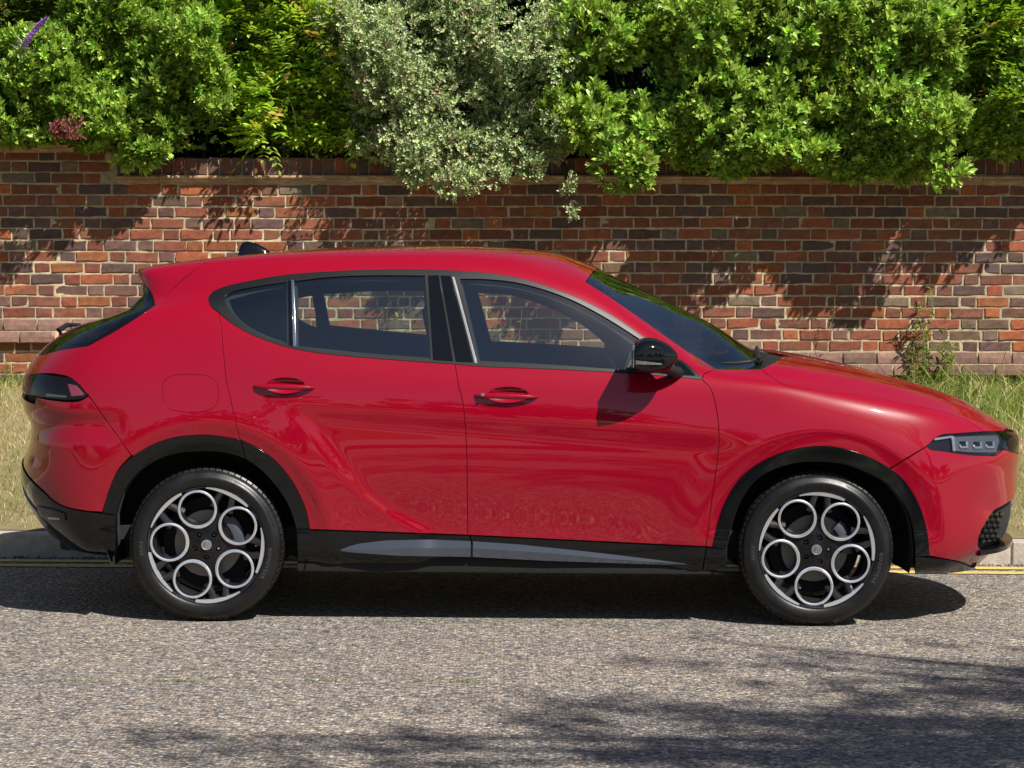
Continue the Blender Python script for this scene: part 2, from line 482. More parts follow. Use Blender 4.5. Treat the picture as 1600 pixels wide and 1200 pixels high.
def brick_col():
    c = np.array(PAL[rng.choice(len(PAL), p=PW)][0])
    c = c * 0.76 + np.array([0.20, 0.082, 0.055]) * 0.24
    return c * rng.uniform(0.72, 1.15) * (1 + rng.normal(0, 0.05, 3))
def brick_geo(L, H, D=0.05, jit=0.0030, bull=0.0):
    """front face at y=0 looking to -y, worn outline with a chamfer, open at the back"""
    nx, nz = (5, 3) if L > 0.15 else (3, 3)
    ch = rng.uniform(0.0028, 0.0055)
    xs = np.linspace(-L / 2 + ch, L / 2 - ch, nx); zs = np.linspace(-H / 2 + ch, H / 2 - ch, nz)
    X, Z = np.meshgrid(xs, zs, indexing='ij')
    X = X + rng.normal(0, jit * 0.6, X.shape); Z = Z + rng.normal(0, jit * 0.55, Z.shape)
    Y = rng.normal(0, 0.0010, X.shape) + rng.normal(0, 0.0015) * xs[:, None] / L * 2
    if bull: Y = Y - bull * (Z - Z.min()) * -1.0
    Fv = np.stack([X, Y, Z], -1).reshape(-1, 3)
    I = np.arange(nx * nz).reshape(nx, nz)
    Fs = [(I[i, k], I[i + 1, k], I[i + 1, k + 1], I[i, k + 1]) for i in range(nx - 1) for k in range(nz - 1)]
    loop = [I[i, 0] for i in range(nx)] + [I[nx - 1, k] for k in range(1, nz)] + [I[i, nz - 1] for i in range(nx - 2, -1, -1)] + [I[0, k] for k in range(nz - 2, 0, -1)]
    lv = Fv[loop]
    out = lv.copy()
    c = np.array([0, 0, 0.0])
    dx = np.sign(lv[:, 0]) * (np.abs(lv[:, 0]) > L / 2 - ch * 2.2); dz = np.sign(lv[:, 2]) * (np.abs(lv[:, 2]) > H / 2 - ch * 2.2)
    out[:, 0] += dx * ch; out[:, 2] += dz * ch; out[:, 1] += ch * 0.9
    bk = out.copy(); bk[:, 1] += D
    n0 = len(Fv); m = len(loop)
    Vv = np.concatenate([Fv, out, bk])
    for k in range(m):
        k2 = (k + 1) % m
        Fs.append((loop[k], n0 + k, n0 + k2, loop[k2]))
        Fs.append((n0 + k, n0 + m + k, n0 + m + k2, n0 + k2))
    return Vv, Fs
wall = empty('brick_wall', (0, WALL_Y, 0.5)); wall.rotation_euler = (0, -0.0088, 0)
tag(wall, 'old red and grey brick garden wall with moulded string course and brick coping', 'wall')
COURSE = 0.0745; BH = 0.0630; JT = 0.0112; LS = 0.2100; LH = 0.1005; PAIR = LS + LH + 2 * JT
ZPL = 0.962; ZPL_L = 0.962 + 3 * COURSE
XSTEP = at_y(186, 240, WALL_Y)[0]            # where the coping steps up
XPL = at_y(420, 500, WALL_Y)[0]              # where the plinth steps up
ZM = ZPL + 15 * COURSE                       # underside of the string course
ZM_L = ZM + 2 * COURSE + 0.06
variants = {}
for kind, L, nv in (('S', LS, 30), ('H', LH, 22)):
    variants[kind] = []
    for k in range(nv):
        Vb, Fb = brick_geo(L, BH)
        variants[kind].append((mesh_np('brick', Vb, Fb, M_BRICK, colors=brick_col(), smooth=False), Vb, Fb))
places = []
X0, X1 = -9.0, 9.0
for k in range(-8, 19):
    z = ZPL + (k + 0.5) * COURSE
    off = (0.0 if k % 2 else PAIR / 2) + rng.normal(0, 0.006)
    x = X0 + off
    i = 0
    while x < X1:
        L = LS if i % 2 == 0 else LH
        xc = x + L / 2
        lim = ZM_L if xc < XSTEP else ZM
        if z + BH / 2 <= lim + 0.01:
            zp = ZPL_L if xc < XPL else ZPL
            inpl = zp - 0.165 < z < zp
            if not inpl and (z > zp or z < zp - 0.17):
                places.append((xc, z + 0.0035 * math.sin(xc * 1.3) + rng.normal(0, 0.0008), L, 'S' if i % 2 == 0 else 'H'))
        x += L + JT + rng.normal(0, 0.0016); i += 1
# which show largest in the photograph: in frame, clear of the car and the foliage
ROOF = [(35, 590), (77, 540), (212, 425), (300, 404), (430, 390), (600, 383), (780, 386), (930, 420), (1210, 548), (1400, 590), (1520, 640), (1600, 700)]
HEDGE = [(0, 222), (100, 215), (190, 245), (270, 262), (320, 246), (600, 250), (640, 285), (830, 300), (890, 335), (930, 280), (1020, 290), (1200, 265), (1350, 290), (1480, 285), (1540, 250), (1600, 245)]
def score(p):
    q = proj([p[0], WALL_Y, p[1]])
    if not (-5 < q[0] < 1605 and 0 < q[1] < 640): return -1
    top = np.interp(q[0], *zip(*HEDGE)); bot = np.interp(q[0], *zip(*ROOF))
    inwin = 500 < q[0] < 640 and 445 < q[1] < 520 or 750 < q[0] < 950 and 455 < q[1] < 530
    if q[1] < top or (q[1] > bot and not inwin): return -1
    return p[2]
sc = np.array([score(p) + rng.uniform(0, 0.02) for p in places])
order = np.argsort(-sc)
chosen = set(order[:292].tolist())
JV, JF, JC = [], [], []; base = 0
def push(Vb, Fb, c, loc, rz=0.0):
    global base
    JV.append(Vb + np.array(loc)); JF.extend([tuple(i + base for i in f) for f in Fb]); JC.append(np.tile(c, (len(Vb), 1))); base += len(Vb)
for i, (xc, z, L, kd) in enumerate(places):
    yo = rng.normal(0, 0.0016)
    if i in chosen:
        me = variants[kd][rng.integers(len(variants[kd]))][0]
        o = link('brick', me, wall, (xc, yo, z - 0.5))
        o.rotation_euler = (0, rng.normal(0, 0.006), rng.normal(0, 0.006))
    else:
        Vb, Fb = brick_geo(L, BH) if abs(xc) < 4.5 else variants[kd][rng.integers(len(variants[kd]))][1:]
        push(Vb, Fb, brick_col(), (xc, yo, z - 0.5))
o = link('brick', mesh_np('brick_courses', np.concatenate(JV), JF, M_BRICK, colors=np.concatenate(JC), smooth=False), wall)
tag(o, kind='stuff')
# mortar core
bm = bmesh.new()
bm_box(bm, X0, X1, 0.0055, 0.34, -0.5, ZM - 0.5)
bm_box(bm, X0, XSTEP, 0.0060, 0.335, ZM - 0.5, ZM_L - 0.5)
core = bm_obj('mortar', bm, M_MORTAR, wall, smooth=False)
# plinth: two weathered bullnose courses that stand proud
def plinth(xa, xb, ztop):
    for c, (dz, out) in enumerate(((0.042, 0.020), (0.122, 0.045))):
        x = xa + (0.11 if c else 0)
        while x < xb - 0.05:
            L = min(0.222, xb - x)
            Vb, Fb = brick_geo(L - 0.008, 0.074, 0.09)
            Vb = Vb.copy(); top = Vb[:, 2] > 0.004
            Vb[:, 1] += np.where(Vb[:, 1] < 0.05, 1, 0) * np.clip((Vb[:, 2] + 0.02) / 0.057, 0, 1) ** 1.5 * 0.020
            vis = -3.9 < x < 3.6
            col = np.array([0.205, 0.115, 0.092]) * rng.uniform(0.65, 1.3)
            if xb == XPL and rng.random() < 0.45 and c == 1: col = np.array([0.55, 0.30, 0.22])
            if vis:
                o = link('plinth_brick', mesh_np('plinth_brick', Vb, Fb, M_BRICK, colors=col, smooth=False), wall, (x + L / 2, -out, ztop - dz - 0.5))
            else: PB.append((Vb + np.array((x + L / 2, -out, ztop - dz - 0.5)), Fb, col))
            x += L + 0.004
PB = []
plinth(X0, XPL, ZPL_L); plinth(XPL, X1, ZPL)
def joined(name, lst, parent):
    b0 = 0; VV, FF, CC = [], [], []
    for Vb, Fb, c in lst:
        VV.append(Vb); FF.extend([tuple(i + b0 for i in f) for f in Fb]); CC.append(np.tile(c, (len(Vb), 1))); b0 += len(Vb)
    o = link(name, mesh_np(name, np.concatenate(VV), FF, M_BRICK, colors=np.concatenate(CC), smooth=False), parent); tag(o, kind='stuff'); return o
joined('plinth_brick', PB, wall)
bm = bmesh.new()
for (xa_, xb_, zt_) in ((X0, XPL, ZPL_L), (XPL + 0.002, X1, ZPL)):
    bm_box(bm, xa_, xb_, 0.0025, 0.005, zt_ - 0.5 - 0.080, zt_ - 0.5 + 0.006); bm_box(bm, xa_, xb_, -0.024, 0.0035, zt_ - 0.5 - 0.162, zt_ - 0.5 - 0.081)
bm_obj('plinth_mortar', bm, M_MORTAR, wall, smooth=False)
# moulded string course in short pieces
def terracotta():
    m, nt, b = mat_new('terracotta_moulding')
    pos = geo_pos(nt)
    n = noise(nt, geo_pos(nt, (0.6, 1, 2)), 14.0, 6, 0.7)
    r = ramp(nt, [(0.3, (0.26, 0.15, 0.085)), (0.5, (0.36, 0.22, 0.13)), (0.62, (0.50, 0.38, 0.25)), (0.72, (0.10, 0.08, 0.06))])
    nt.links.new(n.outputs['Fac'], r.inputs[0]); nt.links.new(r.outputs[0], b.inputs['Base Color'])
    b.inputs['Roughness'].default_value = 0.9
    add_bump(nt, b, n.outputs['Fac'], 0.6, 0.006)
    return m
M_TERRA = terracotta()
prof = [(0.004, 0.0), (-0.010, 0.002), (-0.012, 0.014), (-0.024, 0.018), (-0.028, 0.026), (-0.026, 0.033), (-0.040, 0.037), (-0.043, 0.047), (-0.036, 0.055), (0.02, 0.060)]
def mould(xa, xb, z0):
    x = xa
    while x < xb - 0.02:
        L = min(rng.uniform(0.26, 0.34), xb - x)
        VV = []; FF = []
        dy = rng.normal(0, 0.002); dz = rng.normal(0, 0.0015)
        ex = [x + 0.0015, x + L - 0.0015]
        for e in ex:
            for (py_, pz_) in prof: VV.append((e, py_ + dy, z0 - 0.5 + pz_ + dz))
        n = len(prof)
        for k in range(n - 1): FF.append((k, n + k, n + k + 1, k + 1))
        FF.append(tuple(range(n))); FF.append(tuple(range(2 * n - 1, n - 1, -1)))
        me = mesh_np('moulding', VV, FF, M_TERRA, smooth=False)
        if -7.5 < x < 7: link('moulding', me, wall)
        x += L
mould(-7.2, XSTEP, ZM_L); mould(XSTEP, 7.0, ZM)
# soldier-brick coping
def coping(xa, xb, z0):
    x = xa
    while x < xb - 0.03:
        L = rng.uniform(0.062, 0.070)
        Vb, Fb = brick_geo(L, 0.112, 0.10)
        col = brick_col() * 0.85
        if -7.5 < x < 7.0:
            Vb2 = np.concatenate([Vb, np.array([[-L/2, 0.30, 0.056], [L/2, 0.30, 0.056], [-L/2, 0.004, 0.056], [L/2, 0.004, 0.056]])])
            n = len(Vb)
            link('coping_brick', mesh_np('coping_brick', Vb2, Fb + [(n + 2, n + 3, n + 1, n)], M_BRICK, colors=col, smooth=False), wall, (x + L / 2, rng.normal(-0.012, 0.002), z0 + 0.058 - 0.5 + rng.normal(0, 0.0015)))
        x += L + 0.010
bm = bmesh.new()
bm_box(bm, X0, XSTEP - 0.001, 0.0, 0.34, ZM_L - 0.5 + 0.001, ZM_L - 0.5 + 0.168)
bm_box(bm, XSTEP, X1, 0.0, 0.34, ZM - 0.5 + 0.001, ZM - 0.5 + 0.166)
bm_obj('coping_mortar', bm, M_MORTAR, wall, smooth=False)
coping(-7.2, XSTEP - 0.01, ZM_L + 0.060); coping(XSTEP + 0.004, 7.0, ZM + 0.060)

# ------------------------------------------------------------------ foliage
def leaf_mat(name, rough=0.35, trans=0.35, spec=0.5, sat=1.0):
    m = bpy.data.materials.new(name); m.use_nodes = True
    nt = m.node_tree; b = nt.nodes['Principled BSDF']; out = nt.nodes['Material Output']
    at = nt.nodes.new('ShaderNodeAttribute'); at.attribute_name = 'tint'
    nt.links.new(at.outputs['Color'], b.inputs['Base Color'])
    b.inputs['Roughness'].default_value = rough; b.inputs['Specular IOR Level'].default_value = spec
    tl = nt.nodes.new('ShaderNodeBsdfTranslucent')
    br = mixc(nt, at.outputs['Color'], (1.35, 1.35, 0.6), 1.0, 'MULTIPLY')
    nt.links.new(br, tl.inputs[0])
    mx = nt.nodes.new('ShaderNodeMixShader'); mx.inputs[0].default_value = trans
    nt.links.new(b.outputs[0], mx.inputs[1]); nt.links.new(tl.outputs[0], mx.inputs[2]); nt.links.new(mx.outputs[0], out.inputs[0])
    return m
M_LEAF = leaf_mat('glossy_leaf', 0.26, 0.17)
M_LEAFG = leaf_mat('grey_leaf', 0.5, 0.10, 0.4)
M_LEAFV = leaf_mat('vine_leaf', 0.45, 0.4, 0.4)
M_BARK = simple('bark', (0.09, 0.065, 0.045), 0.9, bump=(40, 0.6, 0.01))
def norm(a): return a / np.maximum(np.linalg.norm(a, axis=-1, keepdims=True), 1e-9)
LEAF5 = np.array([[0, 0, 0], [0.28, -0.42, 0.09], [0.62, -0.45, 0.08], [1, 0, -0.07], [0.62, 0.45, 0.08], [0.28, 0.42, 0.09], [0.48, 0, -0.02]])   # along, across, up
LF5 = np.array([[0, 1, 6], [1, 2, 6], [2, 3, 6], [3, 4, 6], [4, 5, 6], [5, 0, 6]])
def leaves(base_p, d, up, L, Wd, cols):
    """one folded leaf per row"""
    n = len(base_p)
    d = norm(d); s = norm(np.cross(d, up)); u = np.cross(s, d)
    V = (base_p[:, None] + LEAF5[None, :, 0:1] * (d * L[:, None])[:, None] + LEAF5[None, :, 1:2] * (s * Wd[:, None])[:, None]
         + LEAF5[None, :, 2:3] * (u * L[:, None])[:, None])
    Fc = LF5[None] + 7 * np.arange(n)[:, None, None]
    return V.reshape(-1, 3), Fc.reshape(-1, 3), np.repeat(cols, 7, axis=0)
def sprigs(centers, axes, nl, L, Wd, colf, spread=0.85, sl=0.045):
    n = len(centers)
    axes = norm(axes)
    a = norm(np.cross(axes, rng.normal(0, 1, (n, 3)))); b = np.cross(axes, a)
    P, D, U, LL, WW, CC = [], [], [], [], [], []
    shade = colf(n)
    for k in range(nl):
        t = k / max(nl - 1, 1)
        ang = k * 2.4 + rng.uniform(-0.4, 0.4, n)
        rd = a * np.cos(ang)[:, None] + b * np.sin(ang)[:, None]
        sp = spread * (1.15 - 0.75 * t)
        D.append(axes + rd * (sp + rng.normal(0, 0.15, n))[:, None]); U.append(axes + 0.2 * np.array([0, 0, 1.0]))
        P.append(centers + axes * (sl * (t - 0.5)) + rd * 0.004)
        l = L * rng.uniform(0.7, 1.2, n) * (1 - 0.25 * t); LL.append(l); WW.append(Wd / L * l * rng.uniform(0.85, 1.15, n))
        CC.append(shade * rng.uniform(0.85, 1.15, (n, 1)) * (1 + 0.15 * (t > 0.7)))
    return leaves(np.concatenate(P), np.concatenate(D), np.concatenate(U), np.concatenate(LL), np.concatenate(WW), np.concatenate(CC))
def pinnate(centers, axes, nl, L, Wd, colf, length=0.16):
    n = len(centers); axes = norm(axes)
    up = norm(np.array([0, 0, 1.0]) + rng.normal(0, 0.35, (n, 3)))
    s = norm(np.cross(axes, up)); P, D, U, LL, WW, CC = [], [], [], [], [], []
    shade = colf(n)
    for k in range(nl):
        t = (k // 2) / max((nl - 1) // 2, 1); sg = 1 if k % 2 else -1
        if k == nl - 1: sg = 0
        dr = axes * (1.0 if sg == 0 else 0.55) + s * sg * 0.95 + np.array([0, 0, -0.25])
        P.append(centers + axes * (length * t) + np.array([0, 0, -0.05]) * t * t)
        D.append(dr + rng.normal(0, 0.1, (n, 3))); U.append(up)
        l = L * rng.uniform(0.8, 1.15, n); LL.append(l); WW.append(Wd / L * l); CC.append(shade * rng.uniform(0.85, 1.15, (n, 1)))
    return leaves(np.concatenate(P), np.concatenate(D), np.concatenate(U), np.concatenate(LL), np.concatenate(WW), np.concatenate(CC))
frng = np.random.default_rng(21); FD = norm(frng.normal(0, 1, (12, 3)) * np.array([1, .8, 1.25])); FP = frng.uniform(0, 6.28, 12); FS = np.array([1, 1, 1, 1, 1.6, 1.6, 1.6, 1.6, 2.7, 2.7, 2.7, 2.7])
def fbm(q, k):
    return sum(np.sin((q @ FD[i]) * k * FS[i] + FP[i]) / FS[i] for i in range(12)) / 2.9
def clump_pts(cl, dens, thick=0.30):
    """cl: list of (cx,cy,cz,rx,ry,rz) -> points in the outer shells, outward directions"""
    C, Dn = [], []
    for (cx, cy, cz, rx, ry, rz) in cl:
        n = int(dens * (rx * rz + rx * ry + ry * rz) * 4.0)
        d = norm(rng.normal(0, 1, (n * 2, 3)))
        d = d[(d[:, 1] < 0.35)][:n]
        # knobbly surface
        r = 1 - np.abs(rng.normal(0, thick, len(d))) + 0.10 * np.sin(d[:, 0] * 9 + cx * 7) * np.sin(d[:, 2] * 8 + cz * 5)
        q = d * np.array([rx, ry, rz]) + np.array([cx, cy, cz])
        r = r + 0.13 * fbm(q, 9.0) / max(rx, rz, 0.15) * 0.25 / 0.25
        r = np.clip(r, 0.2, 1.35)
        C.append(np.array([cx, cy, cz]) + d * r[:, None] * np.array([rx, ry, rz])); Dn.append(d)
    return np.concatenate(C), np.concatenate(Dn)
def px_clumps(lst, out, ry=0.38):
    r = []
    for (px, py, rx, rz, *o) in lst:
        of = out + (o[0] if o else 0)
        ryy = o[1] if len(o) > 1 else ry
        p = at_y(px, py, WALL_Y - of + ryy)
        s = (WALL_Y + 10.9 - of + ryy) / F
        r.append((p[0], p[1], p[2], rx * s, ryy, rz * s))
    return r
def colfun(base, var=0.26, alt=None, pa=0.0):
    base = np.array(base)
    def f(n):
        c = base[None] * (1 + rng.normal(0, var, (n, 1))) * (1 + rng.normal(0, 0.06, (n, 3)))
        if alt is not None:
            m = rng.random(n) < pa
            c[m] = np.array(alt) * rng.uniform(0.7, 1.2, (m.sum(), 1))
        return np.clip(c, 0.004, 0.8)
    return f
def shrub(name, label, cat, cl, dens, fn, mat, thick=0.3, group=None, stems=True, upw=0.7, **kw):
    root = empty(name, (float(np.mean([c[0] for c in cl])), WALL_Y + 0.6, 0.6)); tag(root, label, cat, group)
    rp = np.array(root.location)
    C, Dn = clump_pts(cl, dens, thick)
    C2, D2 = clump_pts(cl, dens * 0.45, thick * 2.2); C = np.concatenate([C, C2]); Dn = np.concatenate([Dn, D2])
    # a low-frequency field opens gaps between leaf masses
    f = fbm(C, 13.0)
    keep = rng.random(len(C)) < np.clip(0.74 + 1.05 * f, 0.10, 1)
    C = C[keep]; Dn = Dn[keep]
    # nothing grows inside the wall
    inw = (C[:, 1] > WALL_Y - 0.02) & (C[:, 1] < WALL_Y + 0.36) & (C[:, 2] < np.where(C[:, 0] < XSTEP, ZM_L, ZM) + 0.17)
    C = C[~inw]; Dn = Dn[~inw]
    ax = Dn * np.array([1, 1, 0.8]) + np.array([0.1, -0.25, upw]) + rng.normal(0, 0.35, Dn.shape)
    V, Fc, cc = fn(C - rp, ax, **kw)
    o = link('foliage', mesh_np('foliage', V, Fc, mat, colors=cc, smooth=False), root); tag(o, kind='stuff')
    if stems:
        bm = bmesh.new()
        k = 0
        for (cx, cy, cz, rx, ry, rz) in cl:
            p1 = Vector((cx, cy, cz)) - root.location
            b0 = Vector((p1.x * 0.6, 0.05, 0.05)); mid = b0.lerp(p1, 0.55) + Vector((0, 0.12, 0.15))
            if cz < 2.45: mid = Vector((p1.x * 0.9, -0.3, max(p1.z + 0.35, 1.85)))
            bm_tube(bm, [b0, mid, p1], [0.022, 0.014, 0.006], 5)
            for q in range(7):
                dd = norm(rng.normal(0, 1, 3) * np.array([1, 0.6, 1]))
                e = Vector(np.array(p1) + dd * np.array([rx, ry, rz]) * 0.9)
                bm_tube(bm, [p1, p1.lerp(e, 0.5) + Vector((0, 0, 0.02)), e], [0.006, 0.004, 0.002], 4)
        bm_obj('stem', bm, M_BARK, root)
    return root
G_L = (0.25, 0.38, 0.055)
shrub('laurel_shrub', 'dense glossy bright green laurel shrub spilling over the left end of the wall', 'shrub',
      px_clumps([(60, 95, 100, 60), (180, 50, 130, 80), (250, 125, 100, 85), (110, 150, 110, 58), (272, 205, 58, 50, .03), (20, 175, 70, 42), (185, 190, 60, 45), (70, 215, 38, 12, .02, .12),
                 (310, 60, 50, 60), (-60, 120, 90, 90), (-120, 40, 120, 120), (170, -60, 200, 90, -.15), (-60, -80, 200, 120, -.2), (150, 222, 60, 22), (230, 235, 55, 28, .02, .2), (335, 130, 30, 60), (40, 205, 50, 30, .02), (-30, 190, 70, 45), (120, 195, 50, 35)], 0.38), 640, sprigs, M_LEAF,
      nl=7, L=0.060, Wd=0.026, colf=colfun(G_L))
shrub('privet_shrub', 'wide bright green broadleaf shrub hanging over the right half of the wall', 'shrub',
      px_clumps([(950, 60, 90, 70), (1080, 40, 120, 75), (1220, 40, 120, 80), (1350, 50, 120, 80), (1450, 70, 80, 80), (920, 175, 78, 55), (1005, 195, 62, 55), (1110, 140, 100, 75), (1235, 150, 100, 75),
                 (1350, 160, 100, 80), (1450, 190, 90, 55), (985, 258, 42, 30, .0, .15), (1120, 225, 75, 38), (1270, 235, 75, 36), (1390, 250, 75, 34, .03), (1465, 262, 38, 22, .0, .14), (1060, 232, 60, 34, -.08), (1180, 240, 60, 32, -.1), (1330, 248, 60, 30, -.08), (1005, 283, 16, 14, 0, .1),
                 (1200, -60, 300, 90, -.2), (1450, -60, 200, 90, -.2), (1650, 120, 100, 100), (1570, 215, 55, 26, -.02)], 0.60), 680, sprigs, M_LEAF,
      nl=7, L=0.064, Wd=0.030, colf=colfun((0.28, 0.41, 0.07)))
shrub('cotoneaster_shrub', 'grey-green small-leaved shrub with arching twigs over the middle of the wall', 'shrub',
      px_clumps([(620, 50, 85, 75), (720, 50, 110, 80), (820, 60, 62, 65), (610, 140, 60, 60), (690, 150, 95, 70), (785, 150, 75, 70), (625, 215, 62, 30), (715, 220, 90, 42), (800, 220, 62, 50),
                 (652, 262, 22, 26, 0, .1), (780, 283, 34, 18, 0, .1), (835, 270, 32, 34, 0, .1), (888, 300, 13, 26, 0, .05), (895, 325, 10, 14, 0, .05), (712, 280, 30, 20, 0, .08), (710, -50, 150, 80, -.15), (560, 100, 40, 50, -.05), (562, 205, 38, 26, -.1), (880, 90, 40, 60), (868, 200, 30, 50), (545, 40, 40, 40, -.1)], 0.50), 1050, sprigs, M_LEAFG,
      thick=0.34, upw=0.35, nl=7, L=0.028, Wd=0.017, colf=colfun((0.36, 0.43, 0.20), 0.28, (0.30, 0.22, 0.14), 0.06), sl=0.06, spread=0.8)
shrub('wisteria_vine', 'yellow-green climbing vine with feathery leaves between laurel and grey shrub', 'vine',
      px_clumps([(400, 40, 80, 60), (480, 80, 85, 75), (425, 150, 65, 55), (520, 170, 50, 55), (430, 204, 45, 26, .0), (540, 60, 50, 60), (495, 205, 45, 24), (540, 215, 40, 20), (440, -50, 180, 70)], 0.19), 330, pinnate, M_LEAFV,
      nl=9, L=0.058, Wd=0.025, colf=colfun((0.34, 0.50, 0.06), 0.25, (0.48, 0.30, 0.10), 0.07))
shrub('wisteria_vine', 'yellow-green vine with curling tendrils at the top right corner', 'vine',
      px_clumps([(1555, 40, 55, 55), (1590, 110, 60, 50), (1530, 90, 35, 35), (1620, -40, 120, 70), (1560, 165, 50, 35)], 0.42), 300, pinnate, M_LEAFV,
      nl=9, L=0.055, Wd=0.023, colf=colfun((0.25, 0.39, 0.045), 0.2, (0.38, 0.27, 0.10), 0.12))
shrub('wisteria_vine', 'vine with pale tips at the top left corner behind the laurel', 'vine',
      px_clumps([(20, 25, 70, 40), (70, 10, 50, 30)], 0.18), 200, pinnate, M_LEAFV,
      nl=9, L=0.05, Wd=0.016, colf=colfun((0.17, 0.27, 0.04), 0.2, (0.36, 0.25, 0.10), 0.2))
shrub('red_leaved_barberry', 'small patch of dull red leaves low in the laurel above the left wall', 'shrub',
      px_clumps([(92, 203, 24, 12, .03, .1), (118, 200, 14, 14, .03, .08)], 0.56), 1200, sprigs, M_LEAFG, nl=6, L=0.028, Wd=0.016, colf=colfun((0.22, 0.07, 0.06), 0.2), stems=False)
# deep hedge behind everything on the wall
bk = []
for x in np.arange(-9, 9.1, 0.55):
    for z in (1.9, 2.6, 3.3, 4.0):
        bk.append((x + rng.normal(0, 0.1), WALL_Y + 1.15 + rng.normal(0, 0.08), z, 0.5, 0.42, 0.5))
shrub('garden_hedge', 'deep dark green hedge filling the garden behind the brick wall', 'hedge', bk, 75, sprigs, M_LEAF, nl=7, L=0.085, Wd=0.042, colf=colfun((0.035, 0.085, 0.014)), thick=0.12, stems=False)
bk = []
for sgn in (-1, 1):
    for x in np.arange(4.3, 9.0, 0.5):
        for z in (2.5, 3.1, 3.7):
            bk.append((sgn * x, WALL_Y + 0.2 + rng.normal(0, 0.08), z, 0.45, 0.42, 0.4))
shrub('garden_hedge', 'loose green hedge leaning over the wall beyond the picture edges', 'hedge', bk, 90, sprigs, M_LEAF, nl=7, L=0.08, Wd=0.04, colf=colfun(G_L), thick=0.2, stems=False)
# added dark sheet stands in for the hedge's shaded depth and blocks the sky
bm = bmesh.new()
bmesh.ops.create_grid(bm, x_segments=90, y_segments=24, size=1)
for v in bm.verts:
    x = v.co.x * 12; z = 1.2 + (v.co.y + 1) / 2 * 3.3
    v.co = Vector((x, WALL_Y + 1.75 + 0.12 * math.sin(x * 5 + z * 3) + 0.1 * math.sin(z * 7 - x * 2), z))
o = bm_obj('hedge_dark_backing', bm, simple('painted_hedge_shade', (0.02, 0.022, 0.012), 1.0, bump=(30, 1, 0.05))); tag(o, 'added dark sheet standing in for the shaded depth of the hedge', 'hedge', kind='stuff')

# buddleia flower spike
bud = empty('buddleia_spray', tuple(at_y(40, 62, WALL_Y - 0.62))); tag(bud, 'single purple buddleia flower spike arching at the upper left', 'flower')
p0 = np.array([-0.07, 0.05, -0.09]); p3 = at_y(74, 28, WALL_Y - 0.68) - np.array(bud.location)
st = at_y(38, 70, WALL_Y - 0.64) - np.array(bud.location)
bm = bmesh.new(); bm_tube(bm, [p0, st, (st + p3) / 2 + np.array([-0.004, 0, 0.012]), p3], [0.004, 0.003, 0.002, 0.001], 6); bm_obj('stem', bm, simple('green_stem', (0.15, 0.2, 0.07), 0.7), bud)
n = 900; t = rng.random(n) ** 0.8; c = st[None] * (1 - t[:, None]) + p3[None] * t[:, None] + np.array([-0.004, 0, 0.012]) * (4 * t * (1 - t))[:, None]
rr = 0.024 * (1 - t) ** 0.6 + 0.004; d = norm(rng.normal(0, 1, (n, 3)))
cols = np.array([0.40, 0.17, 0.60]) * rng.uniform(0.6, 1.4, (n, 1))
V, Fc, cc = leaves(c + d * rr[:, None] * 0.6, d, norm(rng.normal(0, 1, (n, 3))), np.full(n, 0.009), np.full(n, 0.008), cols)
o = link('flower_spike', mesh_np('flower_spike', V, Fc, M_LEAFG, colors=cc, smooth=False), bud); tag(o, kind='stuff')
n = 12; tt = rng.random(n); c = p0[None] * (1 - tt[:, None]) + st[None] * tt[:, None]
d = norm(rng.normal(0, 1, (n, 3)) + np.array([0, -0.3, 0.2]))
V, Fc, cc = leaves(c, d, np.tile([0, 0, 1.0], (n, 1)), rng.uniform(0.07, 0.11, n), np.full(n, 0.02), np.tile([0.22, 0.28, 0.18], (n, 1)))
link('leaves', mesh_np('leaves', V, Fc, M_LEAFG, colors=cc, smooth=False), bud)

# tendrils of the vine
tnd = empty('vine_tendrils', (0, WALL_Y, 3.0)); tag(tnd, 'pale curling vine tendrils looping out of the hedge top', 'vine')
M_TEND = simple('pale_tendril', (0.30, 0.32, 0.13), 0.7)
for (a, b_, c_, dpt) in [((430, 60), (470, 95), (455, 40), .10), ((470, 60), (450, 90), (420, 80), .12), ((1525, 10), (1560, 35), (1580, 12), .22), ((1540, 25), (1520, 8), (1528, 0), .22), ((385, 45), (395, 35), (402, 50), .15), ((450, 140), (465, 175), (462, 210), .12)]:
    pts = [at_y(a[0], a[1], WALL_Y - dpt), at_y((a[0] + b_[0]) / 2 - 6, (a[1] + b_[1]) / 2 + 4, WALL_Y - dpt - .03), at_y(b_[0], b_[1], WALL_Y - dpt - .04), at_y(c_[0], c_[1], WALL_Y - dpt)]
    P = []
    for t in np.linspace(0, 1, 14):
        q = (1 - t) ** 3 * pts[0] + 3 * (1 - t) ** 2 * t * pts[1] + 3 * (1 - t) * t * t * pts[2] + t ** 3 * pts[3]; P.append(q)
    bm = bmesh.new(); bm_tube(bm, [q - np.array([0, WALL_Y, 3.0]) for q in P], [0.003] * 10 + [0.0025, 0.002, 0.0015, 0.001], 5); bm_obj('tendril', bm, M_TEND, tnd)

